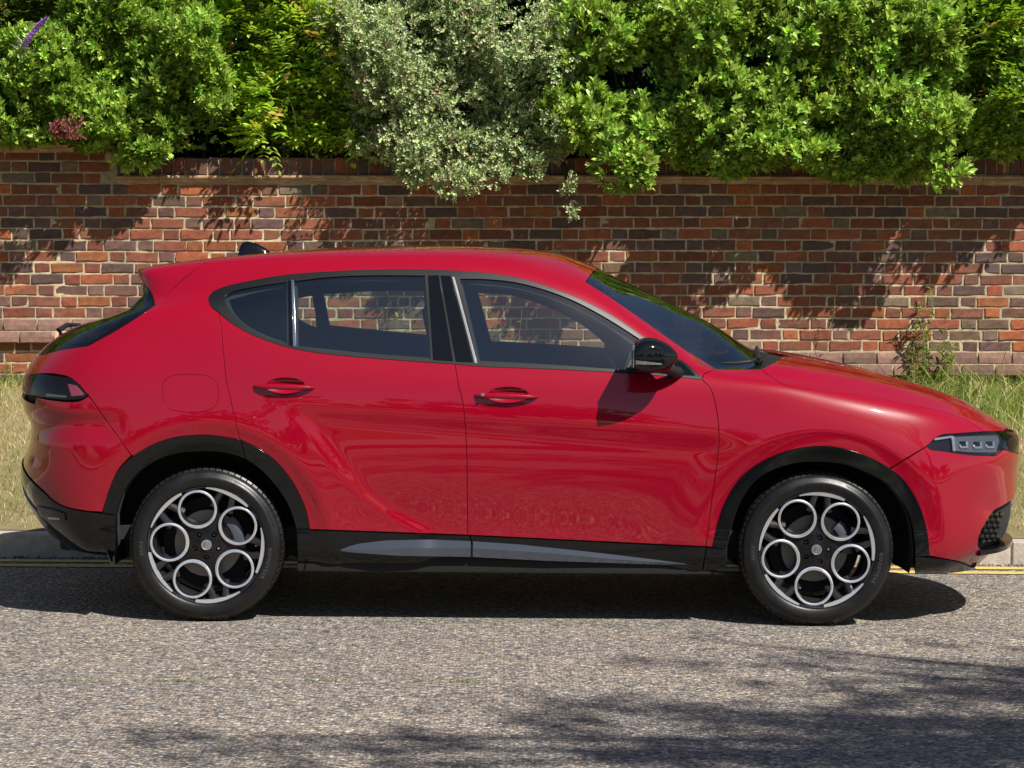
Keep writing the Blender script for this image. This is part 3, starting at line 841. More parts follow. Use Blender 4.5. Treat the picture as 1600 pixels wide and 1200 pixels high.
# ------------------------------------------------------------------ grass and weeds on the verge
M_GRASS = leaf_mat('grass_blade', 0.5, 0.35, 0.3)
def blades(bx, by, bz, h, w, cols, lean=0.5, seg=3):
    n = len(bx)
    az = rng.uniform(0, 2 * np.pi, n); side = np.stack([np.cos(az), np.sin(az), 0 * az], -1)
    ld = rng.uniform(0, 2 * np.pi, n); ln = np.stack([np.cos(ld), np.sin(ld), 0 * ld], -1) * (lean * np.abs(rng.normal(0.6, 0.4, n)))[:, None]
    P0 = np.stack([bx, by, bz], -1)
    V = []
    for k in range(seg):
        t = k / seg
        c = P0 + np.array([0, 0, 1.0]) * (h * t * (1 - 0.15 * t))[:, None] + ln * (h * t * t)[:, None]
        ww = (w * (1 - 0.6 * t))[:, None] * 0.5
        V.append(c - side * ww); V.append(c + side * ww)
    tip = P0 + np.array([0, 0, 1.0]) * (h * 0.85)[:, None] + ln * h[:, None]
    V.append(tip)
    V = np.stack(V, 1)                                   # n, 2seg+1, 3
    m = 2 * seg + 1
    T = []
    for k in range(seg - 1):
        a = 2 * k; T += [[a, a + 1, a + 3], [a, a + 3, a + 2]]
    T.append([2 * seg - 2, 2 * seg - 1, 2 * seg])
    Fc = (np.array(T)[None] + m * np.arange(n)[:, None, None]).reshape(-1, 3)
    return V.reshape(-1, 3), Fc, np.repeat(cols, m, axis=0)
def grass_cols(n, dry):
    g = np.array([0.19, 0.26, 0.06]); d = np.array([0.56, 0.47, 0.25])
    m = (rng.random(n) < dry)[:, None]
    return np.where(m, d, g) * rng.uniform(0.65, 1.3, (n, 1))
n = 95000
gx = rng.uniform(-7.5, 7.0, n); gy = KERB_Y + 0.17 + (WALL_Y - KERB_Y - 0.2) * rng.random(n) ** 0.9
pat = 0.5 + 0.5 * np.sin(gx * 2.3 + 1.0) * np.cos(gy * 2.7 + gx)
bare = np.clip((gy - 2.2) / 1.0, 0, 1)
dry = np.clip(0.18 + 0.55 * pat + 0.25 * bare, 0, 0.92)
edge = np.clip((gy - KERB_Y - 0.17) / 0.25, 0.05, 1)
kp = rng.random(n) < (0.45 + 0.55 * edge); gx, gy, dry, edge = gx[kp], gy[kp], dry[kp], edge[kp]; n = len(gx)
h = rng.uniform(0.018, 0.055, n) * (0.6 + 0.6 * edge)
V, Fc, cc = blades(gx, gy, verge_z(gx, gy) - 0.003, h, rng.uniform(0.003, 0.006, n), grass_cols(n, dry), 0.9, 2)
o = link('grass', mesh_np('grass', V, Fc, M_GRASS, colors=cc, smooth=False)); tag(o, 'short half-dried grass covering the sloping verge', 'grass', kind='stuff')
# long grass along the foot of the wall
n = 40000
gx = rng.uniform(-7.5, 7.0, n); f = 0.5 + 0.5 * np.sin(gx * 3.1) * np.sin(gx * 7.3 + 1)
right = np.clip((gx - 2.0) / 0.8, 0, 1)
gy = WALL_Y - 0.06 - np.abs(rng.normal(0, 0.10 + 0.25 * right, n)); gy = np.maximum(gy, WALL_Y - 1.3)
kp = rng.random(n) < np.clip(0.25 * f + 0.85 * right, 0.06, 1); gx, gy, right = gx[kp], gy[kp], right[kp]; n = len(gx)
h = rng.uniform(0.035, 0.11, n) * (1 + 2.6 * right * rng.random(n)) * np.where(rng.random(n) < 0.1, 1.5, 1)
V, Fc, cc = blades(gx, gy, verge_z(gx, gy) - 0.003, h, rng.uniform(0.004, 0.009, n), grass_cols(n, 0.2) * 1.2, 0.95, 3)
o = link('long_grass', mesh_np('long_grass', V, Fc, M_GRASS, colors=cc, smooth=False)); tag(o, 'long arching grass growing along the foot of the wall', 'grass', kind='stuff')
def weed(px, py0, py1, label, off=0.10, nl=60, leafL=0.05, dryf=0.2, name='tall_weed', lean=0.0, nst=3, leafcol=(0.14, 0.23, 0.05)):
    b0 = at_y(px, py0, WALL_Y - off); b0[2] = float(verge_z(b0[0], b0[1]))
    top = at_y(px, py1, WALL_Y - off)[2] - b0[2]
    r = empty(name, tuple(b0)); tag(r, label, 'weed')
    bm = bmesh.new(); P, D = [], []
    for s in range(nst):
        dx = rng.normal(lean, 0.10 * top) if nst > 1 else lean; dy = rng.normal(0, 0.04); hh = top * (1 if s == 0 else rng.uniform(0.55, 0.95))
        pts = [Vector((dx * t * t + 0.01 * math.sin(t * 9 + s), dy * t, hh * t)) for t in np.linspace(0, 1, 9)]
        bm_tube(bm, pts, list(np.linspace(0.0035, 0.001, 9)), 5)
        for k in range(nl // nst):
            t = rng.uniform(0.15, 1.0); P.append((dx * t * t, dy * t, hh * t)); D.append(norm(rng.normal(0, 1, 3) * np.array([1, 0.8, 0.4]) + np.array([0, 0, 0.35])))
    bm_obj('stem', bm, simple('weed_stem', (0.24, 0.22, 0.10), 0.8), r)
    n = len(P); cols = np.where((rng.random(n) < dryf)[:, None], np.array([0.36, 0.28, 0.14]), np.array(leafcol)) * rng.uniform(0.7, 1.3, (n, 1))
    V, Fc, cc = leaves(np.array(P), np.array(D), np.tile([0, 0, 1.0], (n, 1)), leafL * rng.uniform(0.5, 1.2, n), 0.28 * leafL * rng.uniform(0.7, 1.2, n), cols)
    link('leaves', mesh_np('leaves', V, Fc, M_GRASS, colors=cc, smooth=False), r)
    return r
weed(1448, 610, 447, 'tallest leafy weed against the wall behind the bonnet', 0.08, 200, 0.055, nst=5, leafcol=(0.22, 0.32, 0.08), dryf=.35)
weed(1475, 615, 500, 'bushier green weed right of the tallest one at the wall foot', 0.14, 150, 0.06, nst=4, leafcol=(0.22, 0.32, 0.08))
weed(1428, 605, 520, 'straw-coloured weed left of the tallest one by the wall', 0.12, 90, 0.05, 0.8, nst=5)
weed(1505, 640, 570, 'low green weed with broad leaves in the long grass', 0.3, 70, 0.055, 0.05)
weed(1062, 590, 398, 'single dry grass stalk against the wall over the windscreen', 0.06, 10, 0.03, 1.0, name='dry_stalk', nst=1)
weed(1291, 590, 462, 'single dry grass stalk against the wall above the bonnet', 0.06, 10, 0.035, 1.0, name='dry_stalk', nst=1, lean=0.04)
weed(622, 590, 465, 'dry weed seen through the rear side window', 0.10, 26, 0.05, 0.9, name='dry_stalk', nst=3)
weed(812, 590, 470, 'thin dry stalk seen through the front side window', 0.10, 10, 0.04, 0.9, name='dry_stalk', nst=1)
weed(12, 612, 560, 'dry weed at the wall foot left of the car tail', 0.10, 20, 0.05, 0.8, name='dry_stalk', nst=3)

# ------------------------------------------------------------------ trees outside the picture: they throw the dappled shade and stand in the reflections
def crown_leaves(cl, dens, L, Wd, colf, org):
    C, Dn = [], []
    for (cx, cy, cz, rx, ry, rz) in cl:
        n = int(dens * rx * ry * rz)
        d = norm(rng.normal(0, 1, (n, 3))); r = rng.random(n) ** 0.4
        C.append(np.array([cx, cy, cz]) + d * r[:, None] * np.array([rx, ry, rz])); Dn.append(d)
    C = np.concatenate(C); Dn = np.concatenate(Dn)
    return sprigs(C - org, Dn + rng.normal(0, 0.5, Dn.shape), 4, L, Wd, colf, sl=0.15, spread=1.2)
def tree(label, base_, trunk_top, cl, dens, L, Wd, col, group=None):
    r = empty('broadleaf_tree', base_); tag(r, label, 'tree', group)
    org = np.array(base_)
    V, Fc, cc = crown_leaves(cl, dens, L, Wd, colfun(col), org)
    o = link('crown', mesh_np('crown', V, Fc, M_LEAF, colors=cc, smooth=False), r); tag(o, kind='stuff')
    bm = bmesh.new(); tt = Vector(trunk_top) - Vector(base_)
    bm_tube(bm, [(0, 0, -0.1), tt * 0.5 + Vector((0.1, 0, 0)), tt], [0.28, 0.2, 0.14], 10)
    for c in cl:
        e = Vector(c[:3]) - Vector(base_); bm_tube(bm, [tt * 0.85, (tt + e) / 2 + Vector((0, 0, 0.3)), e], [0.12, 0.07, 0.02], 6)
    bm_obj('trunk', bm, M_BARK, r)
def gcl(px, py, H, rx, ry, rz):
    g = at_z(px, py); k = H / SUN[2]
    return (g[0] + SUN[0] * k, g[1] + SUN[1] * k, H, rx, ry, rz)
TCL = [gcl(1500, 1090, 9.2, .9, .35, .4), gcl(1250, 1040, 9.6, .75, .18, .25), gcl(1600, 1170, 8.8, .9, .5, .4), gcl(1050, 1120, 9.8, .8, .22, .3), gcl(1350, 1180, 9.0, .9, .28, .4),
       gcl(820, 1100, 10.2, .6, .13, .25), gcl(300, 1170, 10.6, .7, .15, .25), gcl(560, 1190, 10.2, .6, .14, .25), gcl(1100, 1000, 10.0, .5, .07, .15), gcl(1560, 1010, 9.4, .5, .10, .2), gcl(900, 1180, 9.6, .8, .2, .3),
       gcl(1180, 1130, 9.5, .9, .25, .3), gcl(450, 1150, 10.3, .8, .12, .2), gcl(700, 1150, 10.0, .7, .12, .2), gcl(1450, 1150, 9.0, .9, .3, .4), gcl(1750, 1080, 8.8, 1.0, .6, .6), gcl(1900, 1250, 8.8, 1.6, 1.2, .9), gcl(1300, 1400, 8.6, 1.8, .6, .6), gcl(700, 1330, 9.4, 1.2, .3, .3)]
tree('tall broadleaf street tree beside the camera whose shade dapples the road', (9.6, -9.8, 0.1), (9.0, -8.2, 7.2), TCL, 560, 0.11, 0.07, (0.12, 0.22, 0.03))
k = 0
for x in np.arange(-42, 46, 6.0):
    yy = -24 - 6 * rng.random(); hh = rng.uniform(4.0, 6.5)
    cl = [(x + rng.normal(0, 1.2), yy + rng.normal(0, .8), hh * f2, rng.uniform(1.6, 2.6), rng.uniform(1.4, 2.2), rng.uniform(1.3, 1.9)) for f2 in (.35, .5, .62, .78, .95)]
    tree('park tree standing across the road, reflected in the car doors', (x, yy, -0.15), (x, yy, hh * 0.5), cl, 26, 0.42, 0.30, (0.06, 0.12, 0.025), group='trees across the road')

# moss tufts in a crack line of the road
n = 0; bx = []; by = []
for px, w in ((130, .06), (250, .05), (300, .03), (512, .04), (660, .07), (725, .05)):
    p = at_z(px, 1066 + rng.normal(0, 1.5)); m_ = 60; bx.append(p[0] + rng.normal(0, w, m_)); by.append(p[1] + rng.normal(0, .008, m_))
bx = np.concatenate(bx); by = np.concatenate(by); n = len(bx)
V, Fc, cc = blades(bx, by, 0 * bx, rng.uniform(.006, .016, n), rng.uniform(.002, .004, n), np.tile([0.16, 0.22, 0.05], (n, 1)) * rng.uniform(.6, 1.3, (n, 1)), 1.2, 2)
o = link('moss_tufts', mesh_np('moss_tufts', V, Fc, M_GRASS, colors=cc, smooth=False)); tag(o, 'tiny green moss tufts in a line across the asphalt', 'moss', kind='stuff')

# ================================================================== THE CAR
car = empty('parked_car', (0, 0, 0))
tag(car, 'glossy red five-door crossover parked side-on at the kerb with five-hole alloy wheels', 'car')
XW = 1.318; RWX, FWX = -XW, XW

def natural(x, y, q):
    x = np.asarray(x, float); y = np.asarray(y, float); n = len(x); h = np.diff(x)
    A = np.zeros((n, n)); b = np.zeros(n); A[0, 0] = A[-1, -1] = 1
    for i in range(1, n - 1):
        A[i, i - 1], A[i, i], A[i, i + 1] = h[i - 1], 2 * (h[i - 1] + h[i]), h[i]
        b[i] = 6 * ((y[i + 1] - y[i]) / h[i] - (y[i] - y[i - 1]) / h[i - 1])
    m = np.linalg.solve(A, b)
    k = np.clip(np.searchsorted(x, q) - 1, 0, n - 2)
    qq = np.clip(q, x[0] - 0.15, x[-1] + 0.15); t = qq - x[k]; hk = h[k]
    r = y[k] + t * ((y[k + 1] - y[k]) / hk - hk * (2 * m[k] + m[k + 1]) / 6) + t * t * m[k] / 2 + t ** 3 * (m[k + 1] - m[k]) / (6 * hk)
    return r
def pchip(x, y, q):
    x = np.asarray(x, float); y = np.asarray(y, float); h = np.diff(x); d = np.diff(y) / h
    m = np.zeros_like(y); m[0], m[-1] = d[0], d[-1]
    for i in range(1, len(x) - 1):
        if d[i - 1] * d[i] > 0:
            w1 = 2 * h[i] + h[i - 1]; w2 = h[i] + 2 * h[i - 1]; m[i] = (w1 + w2) / (w1 / d[i - 1] + w2 / d[i])
    k = np.clip(np.searchsorted(x, q) - 1, 0, len(x) - 2)
    qq = np.clip(q, x[0] - 0.10, x[-1] + 0.10); t = (qq - x[k]) / h[k]
    lo = q < x[0]; hi = q > x[-1]
    h00 = 2 * t ** 3 - 3 * t * t + 1; h10 = t ** 3 - 2 * t * t + t; h01 = -2 * t ** 3 + 3 * t * t; h11 = t ** 3 - t * t
    r = h00 * y[k] + h10 * h[k] * m[k] + h01 * y[k + 1] + h11 * h[k] * m[k + 1]
    r = np.where(lo, y[0] + m[0] * (qq - x[0]), r); r = np.where(hi, y[-1] + m[-1] * (qq - x[-1]), r)
    return r

# rails along the body: (px, py, half-width) knots read off the photograph, ends close round nose and tail
RAILS = [
 dict(k=[(90, 862, .74), (320, 880, .78), (800, 892, .78), (1290, 902, .80), (1480, 900, .76)], r=(100, 868), f=(1530, 892), X=(-1.72, 1.70)),
 dict(k=[(100, 852, .80), (180, 862, .87), (320, 868, .885), (466, 872, .868), (736, 878, .848), (1100, 888, .862), (1290, 892, .885), (1430, 890, .87), (1530, 878, .80)], r=(84, 850), f=(1562, 878), X=(-1.72, 1.70)),
 dict(k=[(60, 770, .84), (160, 806, .893), (320, 818, .905), (466, 824, .897), (600, 828, .876), (800, 836, .871), (1000, 848, .875), (1120, 854, .897), (1290, 860, .905), (1452, 862, .892), (1560, 858, .82)], r=(30, 772), f=(1580, 858), X=(-1.72, 1.70)),
 dict(k=[(50, 712, .86), (160, 735, .902), (320, 745, .918), (430, 746, .918), (520, 748, .909), (620, 751, .903), (800, 754, .9025), (1000, 764, .9035), (1130, 775, .910), (1290, 782, .920), (1450, 782, .904), (1590, 760, .84)], r=(42, 712), f=(1592, 762), X=(-1.72, 1.70)),
 dict(k=[(50, 655, .85), (160, 655, .893), (320, 657, .911), (430, 652, .913), (600, 653, .911), (800, 661, .911), (1000, 674, .912), (1130, 688, .916), (1290, 694, .917), (1450, 716, .897), (1590, 716, .84)], r=(42, 655), f=(1596, 716), X=(-1.72, 1.70)),
 dict(k=[(50, 600, .82), (160, 590, .862), (320, 592, .886), (450, 594, .892), (700, 604, .891), (900, 616, .892), (1100, 634, .895), (1290, 654, .895), (1450, 684, .870), (1590, 692, .80)], r=(38, 598), f=(1595, 694), X=(-1.72, 1.70)),
 dict(k=[(80, 556, .76), (160, 540, .80), (250, 528, .815), (340, 524, .83), (450, 541, .845), (560, 556, .850), (700, 566, .850), (870, 577, .850), (1000, 585, .850), (1100, 592, .851), (1200, 600, .852), (1300, 617, .848), (1400, 636, .830), (1500, 660, .80), (1590, 680, .74)], r=(56, 562), f=(1592, 680), X=(-1.66, 1.72)),
 dict(k=[(160, 500, .70), (250, 484, .735), (340, 476, .755), (450, 484, .770), (560, 490, .774), (700, 494, .775), (850, 508, .777), (950, 535, .782), (1050, 562, .790), (1120, 579, .798), (1200, 588, .795), (1300, 603, .785), (1400, 621, .762), (1500, 646, .72), (1585, 672, .66)], r=(132, 508), f=(1588, 673), X=(-1.52, 1.74)),
 dict(k=[(235, 462, .62), (280, 452, .64), (340, 440, .655), (450, 425, .668), (560, 418, .672), (700, 418, .672), (800, 428, .675), (870, 446, .683), (950, 482, .700), (1020, 524, .722), (1080, 561, .742), (1120, 577, .748), (1200, 576, .738), (1300, 592, .722), (1400, 611, .70), (1500, 639, .665), (1580, 669, .60)], r=(218, 470), f=(1586, 671), X=(-1.46, 1.76)),
 dict(k=[(215, 430, .575), (280, 420, .585), (340, 411, .592), (450, 402, .598), (560, 398, .600), (700, 398, .600), (800, 406, .600), (870, 425, .602), (914, 440, .608), (1000, 497, .645), (1071, 547, .685), (1117, 576, .705), (1200, 568, .68), (1300, 583, .66), (1400, 603, .635), (1500, 633, .60), (1577, 667, .53)], r=(210, 429), f=(1585, 669), X=(-1.46, 1.78)),
 dict(k=[(214, 421, .38), (260, 413, .38), (340, 403.5, .39), (450, 392.5, .40), (560, 387.5, .40), (700, 386, .40), (800, 390, .39), (870, 400, .36), (914, 415, .34), (1000, 455, .31), (1071, 491, .33), (1130, 521, .34), (1190, 553, .35), (1215, 556, .34), (1300, 570, .34), (1400, 593, .33), (1500, 625, .31), (1560, 655, .27)], r=(211, 422), f=(1571, 664), X=(-1.46, 1.78)),
 dict(k=[(214, 420, .0), (260, 412, .0), (340, 403, .0), (450, 391, .0), (560, 385.5, .0), (700, 384, .0), (800, 387, .0), (870, 396, .0), (914, 410, .0), (992, 447, .0), (1055, 478, .0), (1117, 510, .0), (1175, 543, .0), (1215, 553, .0), (1300, 567, .0), (1400, 590, .0), (1500, 622, .0), (1558, 652, .0)], r=(211, 421), f=(1567, 662), X=(-1.46, 1.78)),
]
NU, NPV = 560, 22                      # stations, samples between rails
UR, UF = 0.15, 0.83
ug = np.linspace(0, 1, NU)
RP = []
for j, R in enumerate(RAILS):
    pts = np.array([at_y(a, b, -w) for a, b, w in R['k']]); ws = np.array([k[2] for k in R['k']])
    we = 0.45 if j < 11 else 0.2
    xr = at_y(R['r'][0], R['r'][1], -min(we, ws[0]))[0] - (0.02 if j < 8 else 0.0)
    xf = at_y(R['f'][0], R['f'][1], -min(we, ws[-1]))[0] + 0.02
    Xr, Xf = R['X']; Xr = max(Xr, xr + 0.12); Xf = min(Xf, xf - 0.12)
    er, ef = (2.9 if j < 8 else 5.0), 2.35
    if j in (4, 5, 6): xr -= 0.022
    if j < 9: xf += 0.034
    if j >= 9: xf = 2.333
    tr = np.clip((UR - ug) / UR, 0, 1) * np.pi / 2; tf = np.clip((ug - UF) / (1 - UF), 0, 1) * np.pi / 2
    x = Xr + (Xf - Xr) * np.clip((ug - UR) / (UF - UR), 0, 1)
    x = np.where(ug < UR, Xr - (Xr - xr) * np.sin(tr) ** (2 / er), x)
    x = np.where(ug > UF, Xf + (xf - Xf) * np.sin(tf) ** (2 / ef), x)
    C = np.where(ug < UR, np.cos(tr) ** (2 / er), np.where(ug > UF, np.cos(tf) ** (2 / ef), 1.0))
    C[0] = 0; C[-1] = 0
    spl = natural if j < 6 else pchip
    z = spl(pts[:, 0], pts[:, 2], x)
    w = spl(pts[:, 0], ws, np.clip(x, pts[0, 0], pts[-1, 0])) if j < 11 else 0 * x
    if j >= 9: z = z + (0.829 - z[-1]) * np.clip((ug - 0.84) / 0.16, 0, 1) ** 1.5
    RP.append(np.stack([x, -w * C, z], -1))
RP = np.array(RP)                      # rail, station, xyz
NR = len(RAILS)
def gsm(A, s, axis):
    if s <= 0: return A
    r = int(3 * s) + 1; k = np.exp(-0.5 * (np.arange(-r, r + 1) / s) ** 2); k /= k.sum()
    A = np.moveaxis(A, axis, 0)
    # odd reflection keeps the ends in place
    lo = 2 * A[0] - A[r:0:-1]; hi = 2 * A[-1] - A[-2:-r - 2:-1]
    B = np.concatenate([lo, A, hi]); O = np.zeros_like(A)
    for q in range(2 * r + 1): O += k[q] * B[q:q + len(A)]
    return np.moveaxis(O, 0, axis)
def batch_spline(K, nper):
    """K: station, knot, xyz with the last three knots being mirror images; natural cubic over chord length"""
    S, n, _ = K.shape
    d = np.sqrt(((K[:, 1:] - K[:, :-1]) ** 2).sum(-1)) ** 0.75 + 1e-3
    t = np.concatenate([np.zeros((S, 1)), np.cumsum(d, 1)], 1); h = np.diff(t, axis=1)
    A = np.zeros((S, n, n)); b = np.zeros((S, n, 3)); A[:, 0, 0] = A[:, -1, -1] = 1
    for i in range(1, n - 1):
        A[:, i, i - 1] = h[:, i - 1]; A[:, i, i] = 2 * (h[:, i - 1] + h[:, i]); A[:, i, i + 1] = h[:, i]
        b[:, i] = 6 * ((K[:, i + 1] - K[:, i]) / h[:, i, None] - (K[:, i] - K[:, i - 1]) / h[:, i - 1, None])
    m = np.linalg.solve(A, b)
    out = []
    for j in range(NR - 1):
        for q in range(nper + (1 if j == NR - 2 else 0)):
            f = q / nper; hk = h[:, j, None]; tt = f * hk
            out.append(K[:, j] + tt * ((K[:, j + 1] - K[:, j]) / hk - hk * (2 * m[:, j] + m[:, j + 1]) / 6) + tt * tt * m[:, j] / 2 + tt ** 3 * (m[:, j + 1] - m[:, j]) / (6 * hk))
    return np.stack(out, 1)
K = np.moveaxis(RP, 0, 1)
mir = K[:, NR - 3:NR - 1][:, ::-1] * np.array([1, -1, 1])
P = batch_spline(np.concatenate([K, mir], 1), NPV)
P[:, -1, 1] = 0
inner = (ug > 0.02) & (ug < 0.98)
Ps = gsm(gsm(P, 3.0, 0), 2.0, 1)
wgt = np.clip(np.minimum(ug - 0.0, 1 - ug) / 0.03, 0, 1)[:, None, None]
P = P * (1 - wgt) + Ps * wgt
P[:, :, 1] = np.minimum(P[:, :, 1], 0); P[0, :, 1] = 0; P[-1, :, 1] = 0; P[:, -1, 1] = 0
NV = P.shape[1]
def smooth(a, b, x):
    t = np.clip((x - a) / (b - a), 0, 1); return t * t * (3 - 2 * t)
def normals_of(P):
    du = np.gradient(P, axis=0); dv = np.gradient(P, axis=1)
    du[:, -1, 1] = 0
    dv[:, -1, 0] = dv[:, -1, 0] * 0; dv[:, -1, 2] = 0; dv[:, -1, 1] = 1
    du[0, :, 0] = 0; du[0, :, 2] = 0; du[0, :, 1] = -1; du[-1, :, 0] = 0; du[-1, :, 2] = 0; du[-1, :, 1] = 1
    n = np.cross(du, dv)
    n = n / np.maximum(np.linalg.norm(n, axis=-1, keepdims=True), 1e-12)
    return n
NM = normals_of(P)
PX = proj(P)
# --- shaped features pressed into the sheet metal
def wheel_c(px, py): return at_y(px, py, -0.905)
ARC_R = wheel_c(322, 852); ARC_F = wheel_c(1284, 862)
D = np.zeros(P.shape[:2])
low = P[:, :, 2] < 1.05
for (c, ex, ez, ring) in ((ARC_R, 0.447, 0.452, 0.085), (ARC_F, 0.462, 0.452, 0.080)):
    r = np.sqrt(((P[:, :, 0] - c[0]) / ex) ** 2 + ((P[:, :, 2] - c[2]) / ez) ** 2)
    rr = (r - 1.0) * 0.45
    # swollen haunch that turns in towards the arch
    D += low * np.where(P[:, :, 2] > 0.40, 1, 0.4) * (-0.011 * (1 - smooth(0.0, ring, rr)))
    D += low * 0.006 * (1 - smooth(ring, ring + 0.16, rr)) * smooth(ring * 0.6, ring, rr)
# door scoop: the doors fall inwards under a soft edge that starts behind the rear handle and dives forward of the rear wheel
sx = [400, 430, 470, 500, 530, 560, 600, 660]; sy = [628, 632, 668, 700, 735, 770, 800, 820]
qx = PX[:, :, 0]; qy = PX[:, :, 1]
ytop = 631 + (qx - 430) * 0.068
xl = np.interp(qy, [625, 640, 668, 700, 735, 770, 800, 830], [415, 448, 478, 502, 530, 560, 600, 660])
inside = smooth(-10, 26, qx - xl) * smooth(-6, 30, qy - ytop) * (1 - smooth(1085, 1180, qx + (qy - 760) * 0.25)) * (qy > 500)
D += -0.013 * inside
# rear bumper ledge and hatch shelf
ledge = (qx < 215) * (qy > 600)
D += -0.016 * ledge * smooth(640, 662, qy) * (1 - smooth(662, 700, qy)) * (1 - smooth(150, 205, qx))
# bonnet power creases (run on the hood, widening to the screen)
hood = (P[:, :, 0] > 0.9)
wv = -P[:, :, 1]
c0 = 0.43 - 0.03 * (P[:, :, 0] - 1.2)
D += hood * 0.010 * smooth(c0 - 0.10, c0 + 0.02, wv) * (1 - smooth(c0 + 0.02, c0 + 0.10, wv)) * smooth(1.15, 1.3, P[:, :, 0]) * (1 - smooth(2.0, 2.15, P[:, :, 0]))
# nose: small hollow round the lower intake
D += -0.010 * np.exp(-((qx - 1545) / 24.0) ** 2 - ((qy - 790) / 26.0) ** 2) * (qx > 1400)
D = gsm(gsm(D, 1.6, 0), 1.0, 1)
D[0] = D[1]; D[-1] = D[-2]
P = P + NM * D[:, :, None]
P[0, :, 1] = 0; P[-1, :, 1] = 0; P[:, -1, 1] = 0
NM = normals_of(P)
PX = proj(P)
FRONTF = (NM * (CAM - P)).sum(-1) > 0.02
II, JJ = np.meshgrid(np.arange(NU), np.arange(NV), indexing='ij')
def bil(A, ij):
    i = np.clip(ij[:, 0], 0, NU - 1.001); j = np.clip(ij[:, 1], 0, NV - 1.001)
    i0 = i.astype(int); j0 = j.astype(int); a = (i - i0)[:, None]; b = (j - j0)[:, None]
    return A[i0, j0] * (1 - a) * (1 - b) + A[i0 + 1, j0] * a * (1 - b) + A[i0, j0 + 1] * (1 - a) * b + A[i0 + 1, j0 + 1] * a * b
CPX = PX.copy(); CPX[~FRONTF] = 1e6
def inv(pts):
    """pixels of the photograph -> surface coordinates (station, row)"""
    pts = np.asarray(pts, float); out = np.zeros((len(pts), 2))
    for n, p in enumerate(pts):
        d = ((CPX - p) ** 2).sum(-1); k = np.argmin(d); ij = np.array([k // NV, k % NV], float)
        for _ in range(5):
            f = bil(PX, ij[None])[0] - p
            e = 0.5
            ju = (bil(PX, ij[None] + [[e, 0]])[0] - bil(PX, ij[None] - [[e, 0]])[0]); jv = (bil(PX, ij[None] + [[0, e]])[0] - bil(PX, ij[None] - [[0, e]])[0])
            J = np.stack([ju, jv], 1)
            if abs(np.linalg.det(J)) < 1e-3: break
            st = np.clip(np.linalg.solve(J, f), -3, 3)
            ij = np.clip(ij - st, 0, [NU - 1, NV - 1])
        out[n] = ij
    return out
def catmull(pts, step=5.0):
    pts = np.asarray(pts, float)
    if len(pts) < 3:
        n = max(2, int(np.linalg.norm(pts[1] - pts[0]) / step) + 1)
        return pts[0] + (pts[1] - pts[0]) * np.linspace(0, 1, n)[:, None]
    E = np.concatenate([[2 * pts[0] - pts[1]], pts, [2 * pts[-1] - pts[-2]]]); out = []
    for k in range(len(pts) - 1):
        p0, p1, p2, p3 = E[k:k + 4]; n = max(2, int(np.linalg.norm(p2 - p1) / step) + 1)
        d1 = max(np.linalg.norm(p1 - p0), 1e-3) ** 0.5; d2 = max(np.linalg.norm(p2 - p1), 1e-3) ** 0.5; d3 = max(np.linalg.norm(p3 - p2), 1e-3) ** 0.5
        m1 = (p2 - p1) + d2 * ((p1 - p0) / d1 - (p2 - p0) / (d1 + d2)); m2 = (p2 - p1) + d2 * ((p3 - p2) / d3 - (p3 - p1) / (d2 + d3))
        for t in np.linspace(0, 1, n)[:-1]:
            out.append((2 * t ** 3 - 3 * t * t + 1) * p1 + (t ** 3 - 2 * t * t + t) * m1 + (-2 * t ** 3 + 3 * t * t) * p2 + (t ** 3 - t * t) * m2)
    out.append(pts[-1]); return np.array(out)
def S(*pts): return ('px', pts)                 # smooth curve through pixels
def L(*pts): return ('lin', pts)                # polyline through pixels
def UV(*pts): return ('uv', pts)                # polyline in surface coordinates; entries (i, j), or a pixel whose i or j is replaced: (px, py, i, j)
def seg_ij(s):
    k, pts = s
    if k == 'px': return inv(catmull(pts))
    if k == 'lin':
        o = []
        for a, b in zip(pts[:-1], pts[1:]): o.append(catmull([a, b])[:-1])
        o.append([pts[-1]]); return inv(np.concatenate(o))
    q = []
    for p in pts:
        if len(p) == 2: q.append(np.array(p, float))
        else:
            b = inv([p[:2]])[0]
            if p[2] is not None: b[0] = p[2]
            if p[3] is not None: b[1] = p[3]
            q.append(b)
    o = []
    for a, b in zip(q[:-1], q[1:]):
        n = max(2, int(np.linalg.norm(b - a) / 2.0) + 1); o.append((a + (b - a) * np.linspace(0, 1, n)[:, None])[:-1])
    o.append([q[-1]]); return np.concatenate(o)
def outline(segs):
    pts = []
    for s in segs:
        for p in seg_ij(s):
            if not pts or np.linalg.norm(p - pts[-1]) > 0.25: pts.append(p)
    while np.linalg.norm(pts[0] - pts[-1]) < 0.25: pts.pop()
    pts = np.array(pts)
    a = 0.5 * np.sum(pts[:, 0] * np.roll(pts[:, 1], -1) - np.roll(pts[:, 0], -1) * pts[:, 1])
    return pts if a > 0 else pts[::-1]
def inpoly(q, poly):
    x, y = q[:, 0], q[:, 1]; r = np.zeros(len(q), bool); j = len(poly) - 1
    for i in range(len(poly)):
        xi, yi = poly[i]; xj, yj = poly[j]
        c = ((yi > y) != (yj > y)); 
        with np.errstate(divide='ignore', invalid='ignore'):
            r ^= c & (x < (xj - xi) * (y - yi) / (yj - yi) + xi)
        j = i
    return r
